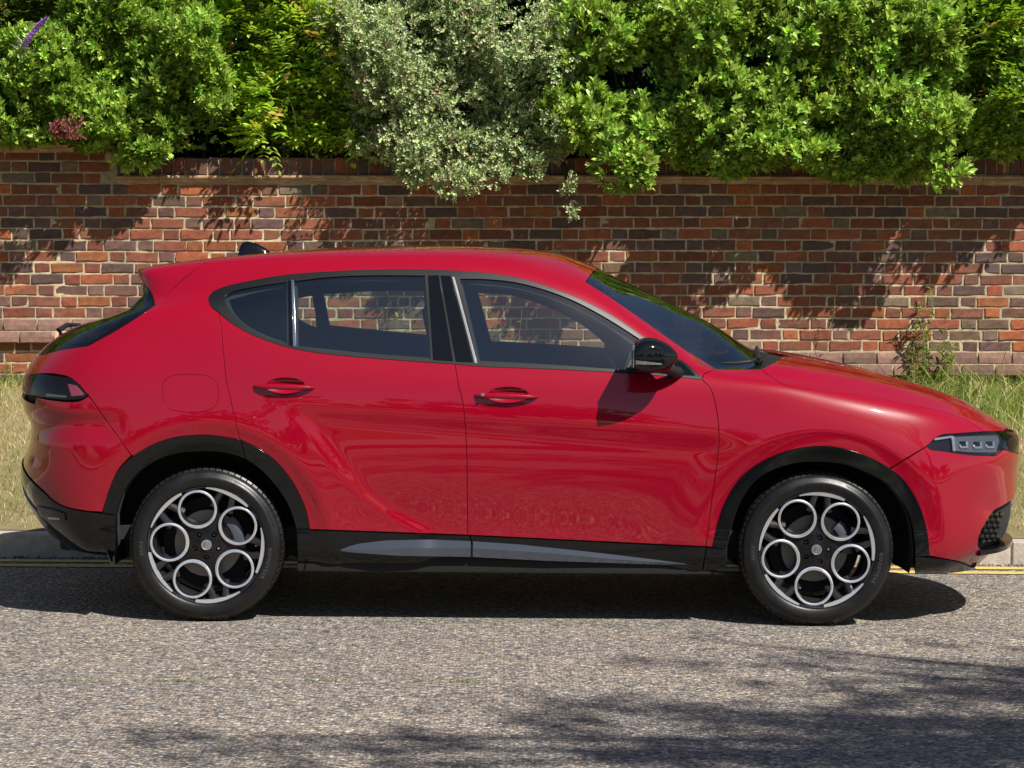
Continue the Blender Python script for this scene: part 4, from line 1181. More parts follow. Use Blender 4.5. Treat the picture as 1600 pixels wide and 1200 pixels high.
def sheet(name, segs, mat, holes=(), off=0.0, gap=0.0024, flange=0.016, step=2.0, sides=(1, -1), parent=None, weld=False, rnd=0.0012, holegap=None):
    """a pressed panel cut out of the body surface, with rolled edges; a mirrored twin goes on the far side"""
    parent = parent or car
    loops = [outline(segs)] + [outline(h)[::-1] for h in holes]
    allb = np.concatenate(loops)
    lo = allb.min(0); hi = allb.max(0)
    gi, gj = np.meshgrid(np.arange(math.ceil(lo[0] / step) * step, hi[0], step), np.arange(math.ceil(lo[1] / step) * step, hi[1], step), indexing='ij')
    g = np.stack([gi.ravel(), gj.ravel()], -1)
    m = inpoly(g, loops[0])
    for h in loops[1:]: m &= ~inpoly(g, h)
    g = g[m]
    if len(g):
        md = np.full(len(g), 9e9)
        for lp in loops:
            a = lp; b = np.roll(lp, -1, 0)
            for c0_ in range(0, len(g), 4000):
                gg = g[c0_:c0_ + 4000]; ab = b - a; t = np.clip(((gg[:, None] - a) * ab).sum(-1) / np.maximum((ab * ab).sum(-1), 1e-9), 0, 1)
                dd = np.sqrt((((a + ab * t[..., None]) - gg[:, None]) ** 2).sum(-1)).min(1); md[c0_:c0_ + 4000] = np.minimum(md[c0_:c0_ + 4000], dd)
        g = g[md > step * 0.38]
    edges = []; b0 = 0
    for lp in loops:
        n = len(lp); edges += [(b0 + i, b0 + (i + 1) % n) for i in range(n)]; b0 += n
    pts = np.concatenate([allb, g])
    r = delaunay_2d_cdt([Vector(p) for p in pts], edges, [], 0, 1e-5)
    v2 = np.array([tuple(v) for v in r[0]]); tris = np.array([f for f in r[2] if len(f) == 3]); orig = r[3]
    cen = v2[tris].mean(1); m = inpoly(cen, loops[0])
    for h in loops[1:]: m &= ~inpoly(cen, h)
    tris = tris[m]
    a = v2[tris]; ar = (a[:, 1, 0] - a[:, 0, 0]) * (a[:, 2, 1] - a[:, 0, 1]) - (a[:, 1, 1] - a[:, 0, 1]) * (a[:, 2, 0] - a[:, 0, 0])
    tris = np.where((ar < 0)[:, None], tris[:, ::-1], tris)
    p3 = bil(P, v2); n3 = bil(NM, v2); n3 /= np.linalg.norm(n3, axis=1, keepdims=True)
    p3 = p3 + n3 * off
    # map loop vertices to output vertices
    loc = {}
    for k, oo in enumerate(orig):
        for q in oo: loc[q] = k
    V = [p3]; NN = [n3]; FF = [tris]; base_ = len(p3); b0 = 0
    for li, lp in enumerate(loops):
        n = len(lp); ids = np.array([loc.get(b0 + i, 0) for i in range(n)]); b0 += n
        cm = (lp[:, 0] < 0.6) | (lp[:, 0] > NU - 1.6) | (lp[:, 1] > NV - 1.6)          # on the centre plane: no edge there
        q = p3[ids]; nn = n3[ids]
        t = np.roll(q, -1, 0) - np.roll(q, 1, 0); t /= np.maximum(np.linalg.norm(t, axis=1, keepdims=True), 1e-9)
        outd = np.cross(t, nn); outd /= np.maximum(np.linalg.norm(outd, axis=1, keepdims=True), 1e-9)
        outd[cm, 1] = 0
        gp = gap if li == 0 or holegap is None else holegap
        q = q - outd * gp; p3[ids] = q
        q[cm, 1] = 0; p3[ids] = q
        rr = rnd
        rows = [(q, nn), (q + outd * rr * 0.7 - nn * rr * 0.3, norm(nn + outd)), (q + outd * rr - nn * rr, outd), (q + outd * rr - nn * max(flange, rr), outd)]
        for k, (vv, on) in enumerate(rows):
            vv = vv.copy(); vv[cm, 1] = 0; V.append(vv); NN.append(on)
        for k in range(3):
            o1 = base_ + k * n; o2 = o1 + n
            i = np.arange(n); i2 = (i + 1) % n; ok = ~(cm & cm[i2])
            i, i2 = i[ok], i2[ok]
            FF.append(np.stack([o1 + i2, o1 + i, o2 + i], -1)); FF.append(np.stack([o1 + i2, o2 + i, o2 + i2], -1))
        base_ += 4 * n
    V = np.concatenate(V); NN = np.concatenate(NN); FF = np.concatenate(FF)
    outl = []
    if weld:
        V2 = np.concatenate([V, V * [1, -1, 1]]); N2 = np.concatenate([NN, NN * [1, -1, 1]]); F2 = np.concatenate([FF, FF[:, ::-1] + len(V)])
        return [link(name, mesh_np(name, V2, F2, mat, N2), parent)]
    for s in sides:
        VV = V * [1, s, 1]; N2 = NN * [1, s, 1]; F2 = FF if s == 1 else FF[:, ::-1]
        outl.append(link(name, mesh_np(name, VV, F2, mat, N2), parent))
    return outl
def surf(px, py, off=0.0):
    ij = inv([(px, py)]); n = bil(NM, ij)[0]; n /= np.linalg.norm(n)
    return bil(P, ij)[0] + n * off, n

# ---- traced lines ----
ARCH_R_OUT = [(161, 801), (166, 781), (175, 754), (187, 732), (209, 712), (234, 697), (266, 685), (300, 680), (331, 680), (359, 684), (378, 688), (406, 702), (431, 721), (453, 747), (469, 775), (479, 801), (484, 827)]
ARCH_R_IN = [(181, 804), (188, 781), (200, 757), (219, 735), (247, 717), (275, 708), (300, 705), (337, 705), (369, 711), (386, 718), (409, 734), (431, 758), (447, 781), (458, 806), (464, 828)]
ARCH_F_OUT = [(1114, 855), (1119, 830), (1128, 797), (1140, 771), (1157, 747), (1177, 730), (1203, 715), (1233, 704), (1267, 698), (1300, 698), (1333, 705), (1363, 717), (1390, 732), (1410, 748), (1427, 772), (1440, 800), (1448, 830), (1452, 868)]
ARCH_F_IN = [(1135, 857), (1140, 833), (1150, 800), (1167, 767), (1190, 743), (1217, 730), (1250, 722), (1287, 721), (1320, 725), (1353, 737), (1383, 753), (1400, 772), (1415, 793), (1425, 820), (1429, 847), (1430, 869)]
def cut(lst, a, b):
    return [p for p in lst if a <= p[0] <= b]
DLO_TOP = [(325, 466), (331, 457), (347, 449), (394, 438), (450, 429), (519, 424), (581, 421.5), (640, 421), (686, 422), (711, 423), (774, 428), (821, 437), (867, 452), (914, 471), (961, 496), (1005, 526), (1046, 552), (1071, 567), (1097, 590)]
DLO_BOT = [(1097, 593), (1055, 589), (961, 582), (867, 577), (742, 572), (711, 569), (612, 562), (519, 554), (475, 548), (441, 540), (394, 523), (362, 505), (342, 488), (328, 476), (325, 466)]
DOOR_R = [(342, 489), (345, 510), (349, 550), (353, 590), (363, 637), (374, 684)]
DOOR_M = [(711, 570), (716, 600), (723, 629), (727, 667), (729.5, 720), (730, 780), (731, 836)]
DOOR_F = [(1097, 593), (1110, 607), (1118, 632), (1122, 657), (1123.5, 690), (1120, 725), (1114, 769), (1107, 822), (1103, 854)]
iA = inv([(914, 440), (930, 421), (320, 411), (242, 477), (1119, 577), (1190, 577), (1537, 674), (1568, 673)])
JE = NV - 1

# ---- panels ----
def oval(cx, cy, rx, ry): return [S(*[(cx + rx * math.cos(t) * (1 - .10 * math.sin(t)), cy + ry * math.sin(t)) for t in np.linspace(0, 2 * math.pi, 17)])]
handle_r = oval(446, 604, 31, 14.5)
handle_f = oval(794, 618.5, 33, 14.5)
rear_door = [S(*DOOR_R), S((375, 687), (406, 702), (431, 721), (453, 747), (469, 775), (479, 801), (484, 827)), L((484, 827), (731, 836)), S(*DOOR_M[::-1]),
             S((711, 569), (612, 562), (519, 554), (475, 548), (441, 540), (394, 523), (362, 505), (342, 489))]
sheet('rear_door', rear_door, M_PAINT, holes=[handle_r], holegap=0.0, step=1.0)
front_door = [S(*DOOR_M), L((731, 836), (1103, 854)), S(*DOOR_F[::-1]), S((1097, 593), (1055, 589), (961, 582), (867, 577), (742, 572), (711, 569))]
sheet('front_door', front_door, M_PAINT, holes=[handle_f], holegap=0.0, step=1.0)
fuel = [S((254, 612), (255, 597), (266, 588), (296, 585), (325, 588), (338, 598), (341, 615), (338, 632), (325, 641), (296, 644), (266, 639), (256, 629), (254, 612))]
roofline = [(914, 440), (870, 424.5), (800, 409), (700, 400.5), (560, 400.5), (450, 404), (380, 408.5), (320, 412)]
side = [S((205, 711), (209, 712), (234, 697), (266, 685), (300, 680), (331, 680), (359, 684), (375, 687)), S(*DOOR_R[::-1]), S((342, 489), (329, 478), (325, 466)), S(*DLO_TOP),
        L((1097, 590), (1100, 583), (1119, 577)), S((1119, 577), (1071, 547), (1024, 514), (961, 470), (914, 440)), S(*roofline), S((320, 412), (293, 431), (267, 454), (242, 477)),
        S((242, 477), (213, 497), (177, 519), (137, 541)), S((137, 541), (112, 558), (83, 583)), S((83, 583), (110, 590), (138, 617)), S((138, 617), (170, 662), (205, 711))]
sheet('body_side', side, M_PAINT, holes=[fuel], gap=0.0018)
sheet('fuel_flap', [fuel[0]], M_PAINT, gap=0.0016, flange=0.006)
fender = [S(*DOOR_F), L((1103, 854), (1114, 855)), S(*cut(ARCH_F_OUT, 1113, 1391)), L((1390, 732), (1406, 731)), L((1406, 731), (1448, 697)), S((1448, 697), (1460, 686), (1470, 680), (1500, 677), (1537, 674)),
          S((1537, 674), (1507, 655), (1467, 642), (1417, 632), (1367, 620), (1300, 611.5), (1243, 605.5), (1223, 600), (1203, 588), (1190, 577)), L((1190, 577), (1119, 577)), L((1119, 577), (1100, 584), (1097, 593))]
fender[3] = L((1390, 732), (1448, 697)); 
sheet('front_wing', [s for k, s in enumerate(fender) if k != 4], M_PAINT)
hood_n = [S((1190, 577), (1203, 588), (1223, 600), (1243, 605.5), (1300, 611.5), (1367, 620), (1417, 632), (1467, 642), (1507, 655), (1537, 674)), L((1537, 674), (1568, 673)),
          UV((1568, 673, None, None), (NU - 6, JE - 30), (NU - 4, JE)), UV((NU - 4, JE), (inv([(1222, 553)])[0][0] + 4, JE)), UV((inv([(1222, 553)])[0][0] + 4, JE), (1210, 566, None, None)), L((1210, 566), (1190, 577))]
sheet('bonnet', hood_n, M_PAINT, weld=True)
ish = iA[1][0]
roof_n = [S(*roofline[::-1]), UV((914, 440, None, None), (930, 421, None, None), (ish + 4, JE)), UV((ish + 4, JE), (iA[2][0] - 6, JE)), UV((iA[2][0] - 6, JE), (320, 412, None, None))]
sheet('roof', roof_n, M_PAINT, weld=True, gap=0.0002, rnd=0.0004, flange=0.012)
spoil = [S((320, 412), (293, 431), (267, 454), (242, 477)), S((242, 477), (239, 464), (232, 451), (222, 444)), UV((222, 444, None, None), (214, 433, None, None), (0, 9.4 * NPV - NPV * 0.4)), UV((0, 9.4 * NPV - NPV * 0.4), (0, JE)), UV((0, JE), (iA[2][0] - 6, JE)), UV((iA[2][0] - 6, JE), (320, 412, None, None))]
try: sheet('roof_spoiler', spoil, M_PAINT, weld=True, gap=0.0025)
except Exception as e: print('SPOILER', e)
screen = [S((914, 440), (961, 470), (1024, 514), (1071, 547), (1119, 577)), S((1119, 577), (1150, 578.5), (1182, 574)), UV((1182, 574, None, None), (inv([(1200, 562)])[0][0], 10 * NPV), (inv([(1205, 552)])[0][0], JE)), UV((inv([(1205, 552)])[0][0], JE), (ish + 4, JE)), UV((ish + 4, JE), (930, 421, None, None), (914, 440, None, None))]
sheet('windscreen', screen, M_WSHIELD, weld=True, off=-0.003, gap=0.0025, flange=0.004, rnd=0.001)
cowl = [L((1119, 578), (1190, 578)), L((1190, 578), (1210, 567)), UV((1210, 567, None, None), (inv([(1222, 553)])[0][0] + 4, JE)), UV((inv([(1222, 553)])[0][0] + 4, JE), (inv([(1205, 552)])[0][0] - 14, JE)), UV((inv([(1205, 552)])[0][0] - 14, JE), (1182, 570, None, None)), L((1182, 570), (1150, 574), (1119, 576))]
sheet('cowl_panel', cowl, M_PLASTIC, weld=True, off=-0.014, gap=-0.004, flange=0.01)
# glazing frame and panes
frame_holes = [
    [S((350, 462), (362, 455.5), (403, 447), (448, 440.5)), L((448, 440.5), (449, 537)), S((449, 537), (425, 530), (394, 515), (366, 493), (353, 475), (350, 462))],
    [S((459, 439), (519, 432.5), (581, 430), (664, 430.5)), L((664, 430.5), (673, 560)), S((673, 560), (581, 554.5), (519, 549), (463, 541)), L((463, 541), (459, 439))],
    [L((718, 435.5), (747, 565)), S((747, 565), (867, 571), (978, 578)), L((978, 578), (1000, 530)), S((1000, 530), (983, 519), (946, 496), (899, 471), (852, 453), (805, 441), (758, 436), (718, 435.5))]]
sheet('window_frame', [S(*DLO_TOP), L((1097, 590), (1097, 593)), S(*DLO_BOT)], M_TRIM, holes=frame_holes, off=0.001, gap=0.0008, flange=0.012, holegap=0.0)
sheet('quarter_window', frame_holes[0], M_GLASSP, off=-0.004, gap=-0.004, flange=0.0015, rnd=0.0005)
sheet('rear_door_window', frame_holes[1], M_GLASSP, off=-0.005, gap=-0.004, flange=0.0015, rnd=0.0005)
sheet('front_door_window', frame_holes[2], M_GLASS, off=-0.005, gap=-0.004, flange=0.0015, rnd=0.0005)
# gloss pillar covers
sheet('pillar_cover', [L((669, 431), (685.5, 430.5), (708, 564.5), (677, 562.5), (669, 431))], M_GLOSSBLACK, off=0.003, gap=0.0005, flange=0.006)
sheet('pillar_cover', [L((688.5, 431), (704, 431.5), (739, 566), (712.5, 565), (688.5, 431))], M_GLOSSBLACK, off=0.003, gap=0.0005, flange=0.006)
sheet('pillar_cover', [L((450, 439), (455, 438.5), (457.5, 541), (451.5, 540), (450, 439))], M_GLOSSBLACK, off=0.002, gap=0.0, flange=0.004)
sheet('window_divider', [L((455.5, 438), (458.5, 438), (462.5, 541.5), (458.5, 541), (455.5, 438))], M_CHROME, off=0.004, gap=0.0, flange=0.006)
sheet('window_divider', [L((706.5, 433), (709.5, 433.5), (745.5, 568), (742, 567.5), (706.5, 433))], M_SILVER, off=0.004, gap=0.0, flange=0.006)
sheet('mirror_corner_cover', [L((1003, 533), (1040, 553), (1066, 568), (1086, 587), (1050, 585), (982, 578), (1003, 533))], M_GLOSSBLACK, off=0.004, gap=0.0, flange=0.006)
# arches, sills, bumpers
def band(o_, i_): return [S(*o_), L(o_[-1], i_[-1]), S(*i_[::-1]), L(i_[0], o_[0])]
ro = [p for p in ARCH_R_OUT if p[0] <= 379] ; ro[-1] = (376, 687.5); ri = [p for p in ARCH_R_IN if p[0] <= 387]; ri[-1] = (383, 716)
sheet('wheel_arch_trim', band(ro, ri), M_CLAD, off=0.006, gap=0.0006, flange=0.055)
ro2 = [(377.5, 688)] + [p for p in ARCH_R_OUT if p[0] > 380]; ri2 = [(385, 717)] + [p for p in ARCH_R_IN if p[0] > 388]
sheet('wheel_arch_trim', band(ro2, ri2), M_CLAD, off=0.006, gap=0.0006, flange=0.055)
sheet('wheel_arch_trim', band(ARCH_F_OUT, ARCH_F_IN), M_CLAD, off=0.006, gap=0.0006, flange=0.055)
sheet('sill_cladding', [L((465, 829), (484, 828.5), (734, 837.5)), S((734, 837.5), (735, 846), (740, 856), (739, 881)), L((739, 881), (600, 881), (466, 877), (465, 829))], M_CLAD, off=0.008, gap=0.0006, flange=0.05)
sheet('sill_cladding', [L((736, 837.5), (1103, 855.5)), L((1103, 855.5), (1096, 889)), L((1096, 889), (900, 886), (741, 881)), S((741, 881), (742, 856), (737, 846), (736, 837.5))], M_CLAD, off=0.008, gap=0.0006, flange=0.05)
sheet('sill_cladding', [L((1105, 855.5), (1134, 858), (1134, 891), (1098, 889.5), (1105, 855.5))], M_CLAD, off=0.008, gap=0.0006, flange=0.05)
rb = [S((138, 619), (170, 663), (205, 712)), S((205, 712), (187, 731), (175, 754), (166, 781), (160, 800)), S((160, 800), (133, 798), (103, 792), (84, 782), (70, 768)),
      UV((70, 768, None, None), (0, 2.55 * NPV)), UV((0, 2.55 * NPV), (0, 4.1 * NPV)), UV((0, 4.1 * NPV), (55, 690, None, None)), L((55, 690), (54, 632)), S((57, 621), (77, 625), (107, 628), (124, 627), (138, 619))]
sheet('rear_bumper', rb, M_PAINT, weld=True)
tg2 = [L((54, 632), (55, 690)), UV((55, 690, None, None), (0, 4.1 * NPV)), UV((0, 4.1 * NPV), (0, 4.75 * NPV)), UV((0, 4.75 * NPV), (54, 632, None, None))]
tg1 = [S((137, 541), (112, 558), (83, 583)), L((83, 583), (62, 583)), UV((62, 583, None, None), (0, 5.3 * NPV)), UV((0, 5.3 * NPV), (0, 5.95 * NPV)), UV((0, 5.95 * NPV), (95, 547, None, None)), S((95, 547), (115, 544), (137, 541))]
sheet('tailgate', tg2, M_PAINT, weld=True, gap=0.001)
sheet('tailgate', tg1, M_PAINT, weld=True, gap=0.001)
lamp = [S((62, 584), (83, 587), (110, 591), (125, 600), (137, 617)), S((137, 617), (131, 622), (107, 624.5), (77, 622), (54, 618)), UV((54, 618, None, None), (0, 4.78 * NPV)), UV((0, 4.78 * NPV), (0, 5.27 * NPV)), UV((0, 5.27 * NPV), (62, 584, None, None))]
sheet('tail_lamp', lamp, M_LAMPSMOKE, weld=True, gap=0.001)
sheet('tail_lamp_lens', [L((106, 600), (120, 603), (132, 617), (112, 619), (106, 600))], simple('lamp_pink', (0.20, 0.03, 0.055), 0.15, coat=1.0), off=0.0012, gap=0.0, flange=0.001)
sheet('tail_lamp_lens', [L((60, 592), (66, 594), (74, 614), (64, 614), (60, 592))], M_LAMPSMOKE, off=0.0012, gap=0.0, flange=0.001)
sheet('tail_lamp_lens', [L((72, 615), (104, 619), (104, 621), (72, 619), (72, 615))], M_LAMPBACK, off=0.0012, gap=0.0, flange=0.001)
# tailgate glass and its black side trim
iD = inv([(137, 541)])[0]
sheet('tailgate_trim', [S((242, 477), (239, 464), (232, 451), (222, 444)), S((222, 444), (224, 452), (214, 468), (196, 491), (165, 520), (128, 541)), S((128, 541), (137, 541)), S((137, 541), (177, 519), (213, 497), (242, 477))], M_GLOSSBLACK, off=0.001, gap=0.001, flange=0.012)
rg = [S((222, 446), (223, 453), (213, 468), (195, 491), (164, 520), (126, 541)), L((126, 541), (95, 546)), UV((95, 546, None, None), (0, 6.0 * NPV)), UV((0, 6.0 * NPV), (0, 8.7 * NPV)), UV((0, 8.7 * NPV), (222, 446, None, None))]
sheet('tailgate_window', rg, M_REARGL, weld=True, off=-0.001, gap=0.001, flange=0.006)
# lower rear: black valance and silver diffuser
lr = [S((158, 802), (133, 799.5), (103, 793), (84, 783), (70, 770)), UV((70, 770, None, None), (0, 2.5 * NPV)), UV((0, 2.5 * NPV), (0, 1.9 * NPV)), UV((0, 1.9 * NPV), (78, 838, None, None)), L((78, 838), (90, 851)), S((90, 851), (110, 857), (147, 864), (181, 867)), L((181, 867), (181, 806), (158, 802))]
sheet('rear_valance', lr, M_CLAD, weld=True, off=0.006, gap=0.001, flange=0.05)
df = [UV((60, 796, None, None), (0, 1.95 * NPV)), UV((0, 1.95 * NPV), (0, 0.7 * NPV)), UV((0, 0.7 * NPV), (92, 853, None, None)), L((92, 853), (84, 840), (76, 822), (60, 796))]
sheet('rear_diffuser', df, M_SILVER, weld=True, off=0.014, gap=0.001, flange=0.03)
sheet('rear_reflector', [S((62, 790), (74, 793), (90, 797), (103, 803), (104, 810), (96, 813), (80, 811), (68, 804), (62, 790))], M_GLOSSBLACK, off=0.016, gap=0.0, flange=0.012, rnd=0.005)
sheet('rear_reflector', [L((80, 806), (98, 808), (97, 810), (80, 808.5), (80, 806))], M_LAMPIN, off=0.018, gap=0.0, flange=0.002)
# nose
hl = [S((1448, 696), (1460, 686.5), (1470, 681), (1500, 678), (1540, 675), (1567, 674)), S((1567, 674), (1571, 685), (1567, 700), (1558, 711)), S((1558, 711), (1517, 709.5), (1473, 704), (1453, 701), (1448, 696))]
sheet('headlamp_lens', hl, M_LENS, off=0.0, gap=0.0006, flange=0.004)
sheet('headlamp', hl, M_LAMPSMOKE, off=-0.020, gap=-0.003, flange=0.004)
sheet('lamp_element', [L((1494, 681.5), (1563, 678), (1566, 686), (1561, 706), (1517, 705), (1496, 702.5), (1494, 681.5))], M_LAMPBACK, off=-0.015, gap=0.0, flange=0.004)
for cx_, cy_ in ((1508, 693), (1530, 693.5), (1550, 693)):
    o1 = [(cx_ - 7.5, cy_ - 6.5), (cx_ + 6.5, cy_ - 6.5), (cx_ + 8, cy_ + 6.5), (cx_ - 5.5, cy_ + 7)]; i1 = [(cx_ - 4.8, cy_ - 3.6), (cx_ + 4.2, cy_ - 3.6), (cx_ + 5, cy_ + 3.4), (cx_ - 3.6, cy_ + 3.8)]
    sheet('lamp_element', [L(*i1, i1[0])], M_GLOSSBLACK, off=-0.013, gap=-0.0035, flange=0.002)
    ush = [(cx_ - 6.5, cy_ + 1), (cx_ - 4.5, cy_ + 0.5), (cx_ - 3.2, cy_ + 3.5), (cx_ + 4.6, cy_ + 3.2), (cx_ + 4.2, cy_ - 3.4), (cx_ + 6.4, cy_ - 4.5), (cx_ + 7.4, cy_ + 6), (cx_ - 4.8, cy_ + 6.4)]
    sheet('lamp_element', [L(*ush, ush[0])], M_LAMPIN, off=-0.009, gap=0.0, flange=0.006)
sheet('lamp_element', [L((1462, 684), (1490, 680), (1492, 682.5), (1462, 687), (1462, 684))], M_LAMPIN, off=-0.008, gap=0.0, flange=0.004)
sheet('lamp_element', [L((1489, 681), (1493, 681), (1495, 704), (1491, 704), (1489, 681))], M_LAMPIN, off=-0.008, gap=0.0, flange=0.004)
gb = [L((1568, 674), (1573, 686), (1568, 700), (1580, 705)), UV((1580, 705, None, None), (1590, 708, None, None), (NU - 1, 3.7 * NPV)), UV((NU - 1, 3.7 * NPV), (NU - 1, 6.0 * NPV)), UV((NU - 1, 6.0 * NPV), (NU - 8, 6.2 * NPV)), UV((NU - 8, 6.2 * NPV), (1568, 673.5, None, None))]
try: sheet('upper_grille', gb, M_GLOSSBLACK, weld=True, off=-0.004, gap=0.0, flange=0.02)
except Exception as e: print('GRILLE', e)
fb = [L((1391, 733), (1448, 698)), S((1448, 698), (1453, 702), (1473, 705), (1517, 711), (1557, 712.5)), L((1557, 712.5), (1568, 702), (1580, 706)), UV((1580, 706, None, None), (1590, 709, None, None), (NU - 1, 3.68 * NPV)), UV((NU - 1, 3.68 * NPV), (NU - 1, 3.0 * NPV)),
      UV((NU - 1, 3.0 * NPV), (1584, 779, None, None)), S((1584, 779), (1567, 790), (1553, 798), (1540, 817), (1530, 837), (1528, 853), (1537, 863)), L((1537, 863), (1568, 864)), UV((1568, 864, None, None), (NU - 1, 1.9 * NPV)), UV((NU - 1, 1.9 * NPV), (NU - 1, 1.6 * NPV)), UV((NU - 1, 1.6 * NPV), (1560, 873, None, None)),
      S((1560, 873), (1540, 883), (1522, 887)), S((1522, 887), (1500, 878), (1470, 872), (1452, 868.5)), S((1452, 868), (1448, 830), (1440, 800), (1427, 772), (1410, 748), (1391, 733))]
sheet('front_bumper', fb, M_PAINT, weld=True)
intake = [S((1584, 780), (1567, 791), (1553, 799), (1541, 817), (1531, 837), (1529, 853), (1537, 862)), L((1537, 862), (1568, 863)), UV((1568, 863, None, None), (NU - 1, 1.92 * NPV)), UV((NU - 1, 1.92 * NPV), (NU - 1, 2.98 * NPV)), UV((NU - 1, 2.98 * NPV), (1584, 780, None, None))]
try: sheet('lower_intake', intake, M_PLASTIC, weld=True, off=-0.03, gap=-0.01, flange=0.01)
except Exception as e: print('INTAKE', e)
# honeycomb studs of the lower intake
for r_ in range(6):
    for c_ in range(5):
        x_ = 1537 + c_ * 8.5 + (r_ % 2) * 4.2 + (5 - r_) * 1.5; y_ = 804 + r_ * 8.8
        if not inpoly(np.array([[x_, y_]]), np.array([(1580, 784), (1553, 802), (1541, 820), (1533, 838), (1532, 850), (1538, 855), (1568, 856), (1566, 830), (1572, 805)]))[0]: continue
        q = [(x_ - 3.6, y_ - 1.2), (x_, y_ - 3.6), (x_ + 3.6, y_ - 1.2), (x_ + 2.6, y_ + 2.6), (x_, y_ + 0.4), (x_ - 2.6, y_ + 2.6)]
        try: sheet('grille_stud', [L(*q, q[0])], M_GLOSSBLACK, off=-0.012, gap=0.0, flange=0.012)
        except Exception as e: pass
sheet('front_lip', [S((1430, 870), (1467, 873), (1500, 879), (1522, 888)), S((1522, 888), (1492, 893), (1450, 895), (1430, 894.5)), L((1430, 894.5), (1430, 870))], M_CLAD, off=0.006, gap=0.0005, flange=0.04)
# splitter shelf under the lower intake
p_a, _ = surf(1532, 858); 
bm = bmesh.new()
j0 = inv([(1531, 860)])[0]
uu = np.linspace(j0[0], NU - 1, 40)
for s in (1, -1):
    top = []; bot = []; inn = []; inb = []
    for k_, u_ in enumerate(uu):
        q = bil(P, np.array([[u_, j0[1]]]))[0]; n = bil(NM, np.array([[u_, j0[1]]]))[0]; n[2] = 0; n /= np.linalg.norm(n)
        if u_ > NU - 3: n = np.array([1.0, 0, 0])
        e_ = 0.006 + 0.020 * smooth(0, 8, k_); q2 = q + n * e_; q3 = q - n * 0.06; zt_ = q[2] - 0.002
        if u_ >= NU - 1.01: q2[1] = 0; q3[1] = 0
        top.append(bm.verts.new((q2[0], q2[1] * s, zt_))); bot.append(bm.verts.new((q2[0] - .004, q2[1] * s, zt_ - .022)))
        inn.append(bm.verts.new((q3[0], q3[1] * s, zt_ + .004))); inb.append(bm.verts.new((q3[0], q3[1] * s, zt_ - .024)))
    for k in range(len(top) - 1):
        bm.faces.new((top[k], top[k + 1], bot[k + 1], bot[k])); bm.faces.new((inn[k], inn[k + 1], top[k + 1], top[k])); bm.faces.new((bot[k], bot[k + 1], inb[k + 1], inb[k]))
    bm.faces.new((top[0], bot[0], inb[0], inn[0]))
bm_obj('front_splitter', bm, M_CLAD, car, angle=50)

# dark inner structure just under the skin (seen in the panel gaps and as the cabin lining)
win_in = [
    [S((405, 468), (425, 464), (447, 461)), L((447, 461), (455, 528)), S((455, 528), (430, 518), (410, 500), (403, 480), (405, 468))],
    [S((466, 459), (530, 455), (655, 453)), L((655, 453), (662, 541)), S((662, 541), (570, 532), (474, 522)), L((474, 522), (466, 459))],
    [L((742, 458), (766, 551)), S((766, 551), (860, 556), (972, 562)), L((972, 562), (972, 548)), S((972, 548), (935, 518), (885, 490), (840, 472), (790, 460), (742, 458))]]
shell_o = [S(*[(a, b) for a, b in ARCH_R_IN]), L((464, 828), (466, 876)), L((466, 876), (740, 882), (1134, 892)), L((1134, 892), (1135, 857)), S(*ARCH_F_IN), L((1430, 869), (1430, 895)), L((1430, 895), (1520, 888)),
           UV((1520, 888, None, None), (NU - 3, 1.2 * NPV)), UV((NU - 3, 1.2 * NPV), (NU - 3, 6.3 * NPV)), UV((NU - 3, 6.3 * NPV), (1190, 584, None, None)), L((1190, 584), (1119, 580)), S((1119, 580), (1071, 549), (1024, 517), (961, 472), (914, 442)),
           UV((914, 442, None, None), (ish + 2, JE)), UV((ish + 2, JE), (iA[2][0] - 8, JE)), UV((iA[2][0] - 8, JE), (290, 425, None, None)), S((290, 425), (262, 455), (240, 480)), S((240, 480), (177, 522), (137, 545)), UV((137, 545, None, None), (3, 5.9 * NPV)), UV((3, 5.9 * NPV), (3, 1.5 * NPV)),
           UV((3, 1.5 * NPV), (90, 850, None, None)), S((90, 850), (130, 860), (181, 866)), L((181, 866), (181, 804))]
win_near = [
    [S((356, 463), (403, 451), (445, 444)), L((445, 444), (446, 532)), S((446, 532), (420, 523), (390, 508), (366, 486), (356, 463))],
    [S((463, 441), (519, 436), (661, 434)), L((661, 434), (669, 556)), S((669, 556), (581, 550), (466, 538)), L((466, 538), (463, 441))],
    [L((722, 439), (750, 561)), S((750, 561), (867, 567), (976, 574)), L((976, 574), (990, 535)), S((990, 535), (942, 501), (895, 476), (848, 458), (800, 446), (722, 439))]]
sheet('inner_shell', shell_o, M_LINER, holes=win_near, off=-0.024, gap=-0.002, flange=0.03, step=4.0, sides=(1,), holegap=0.0)
sheet('inner_shell', shell_o, M_LINER, holes=win_in, off=-0.024, gap=-0.002, flange=0.03, step=4.0, sides=(-1,), holegap=0.0)
for s in (1, -1):
    o_ = None
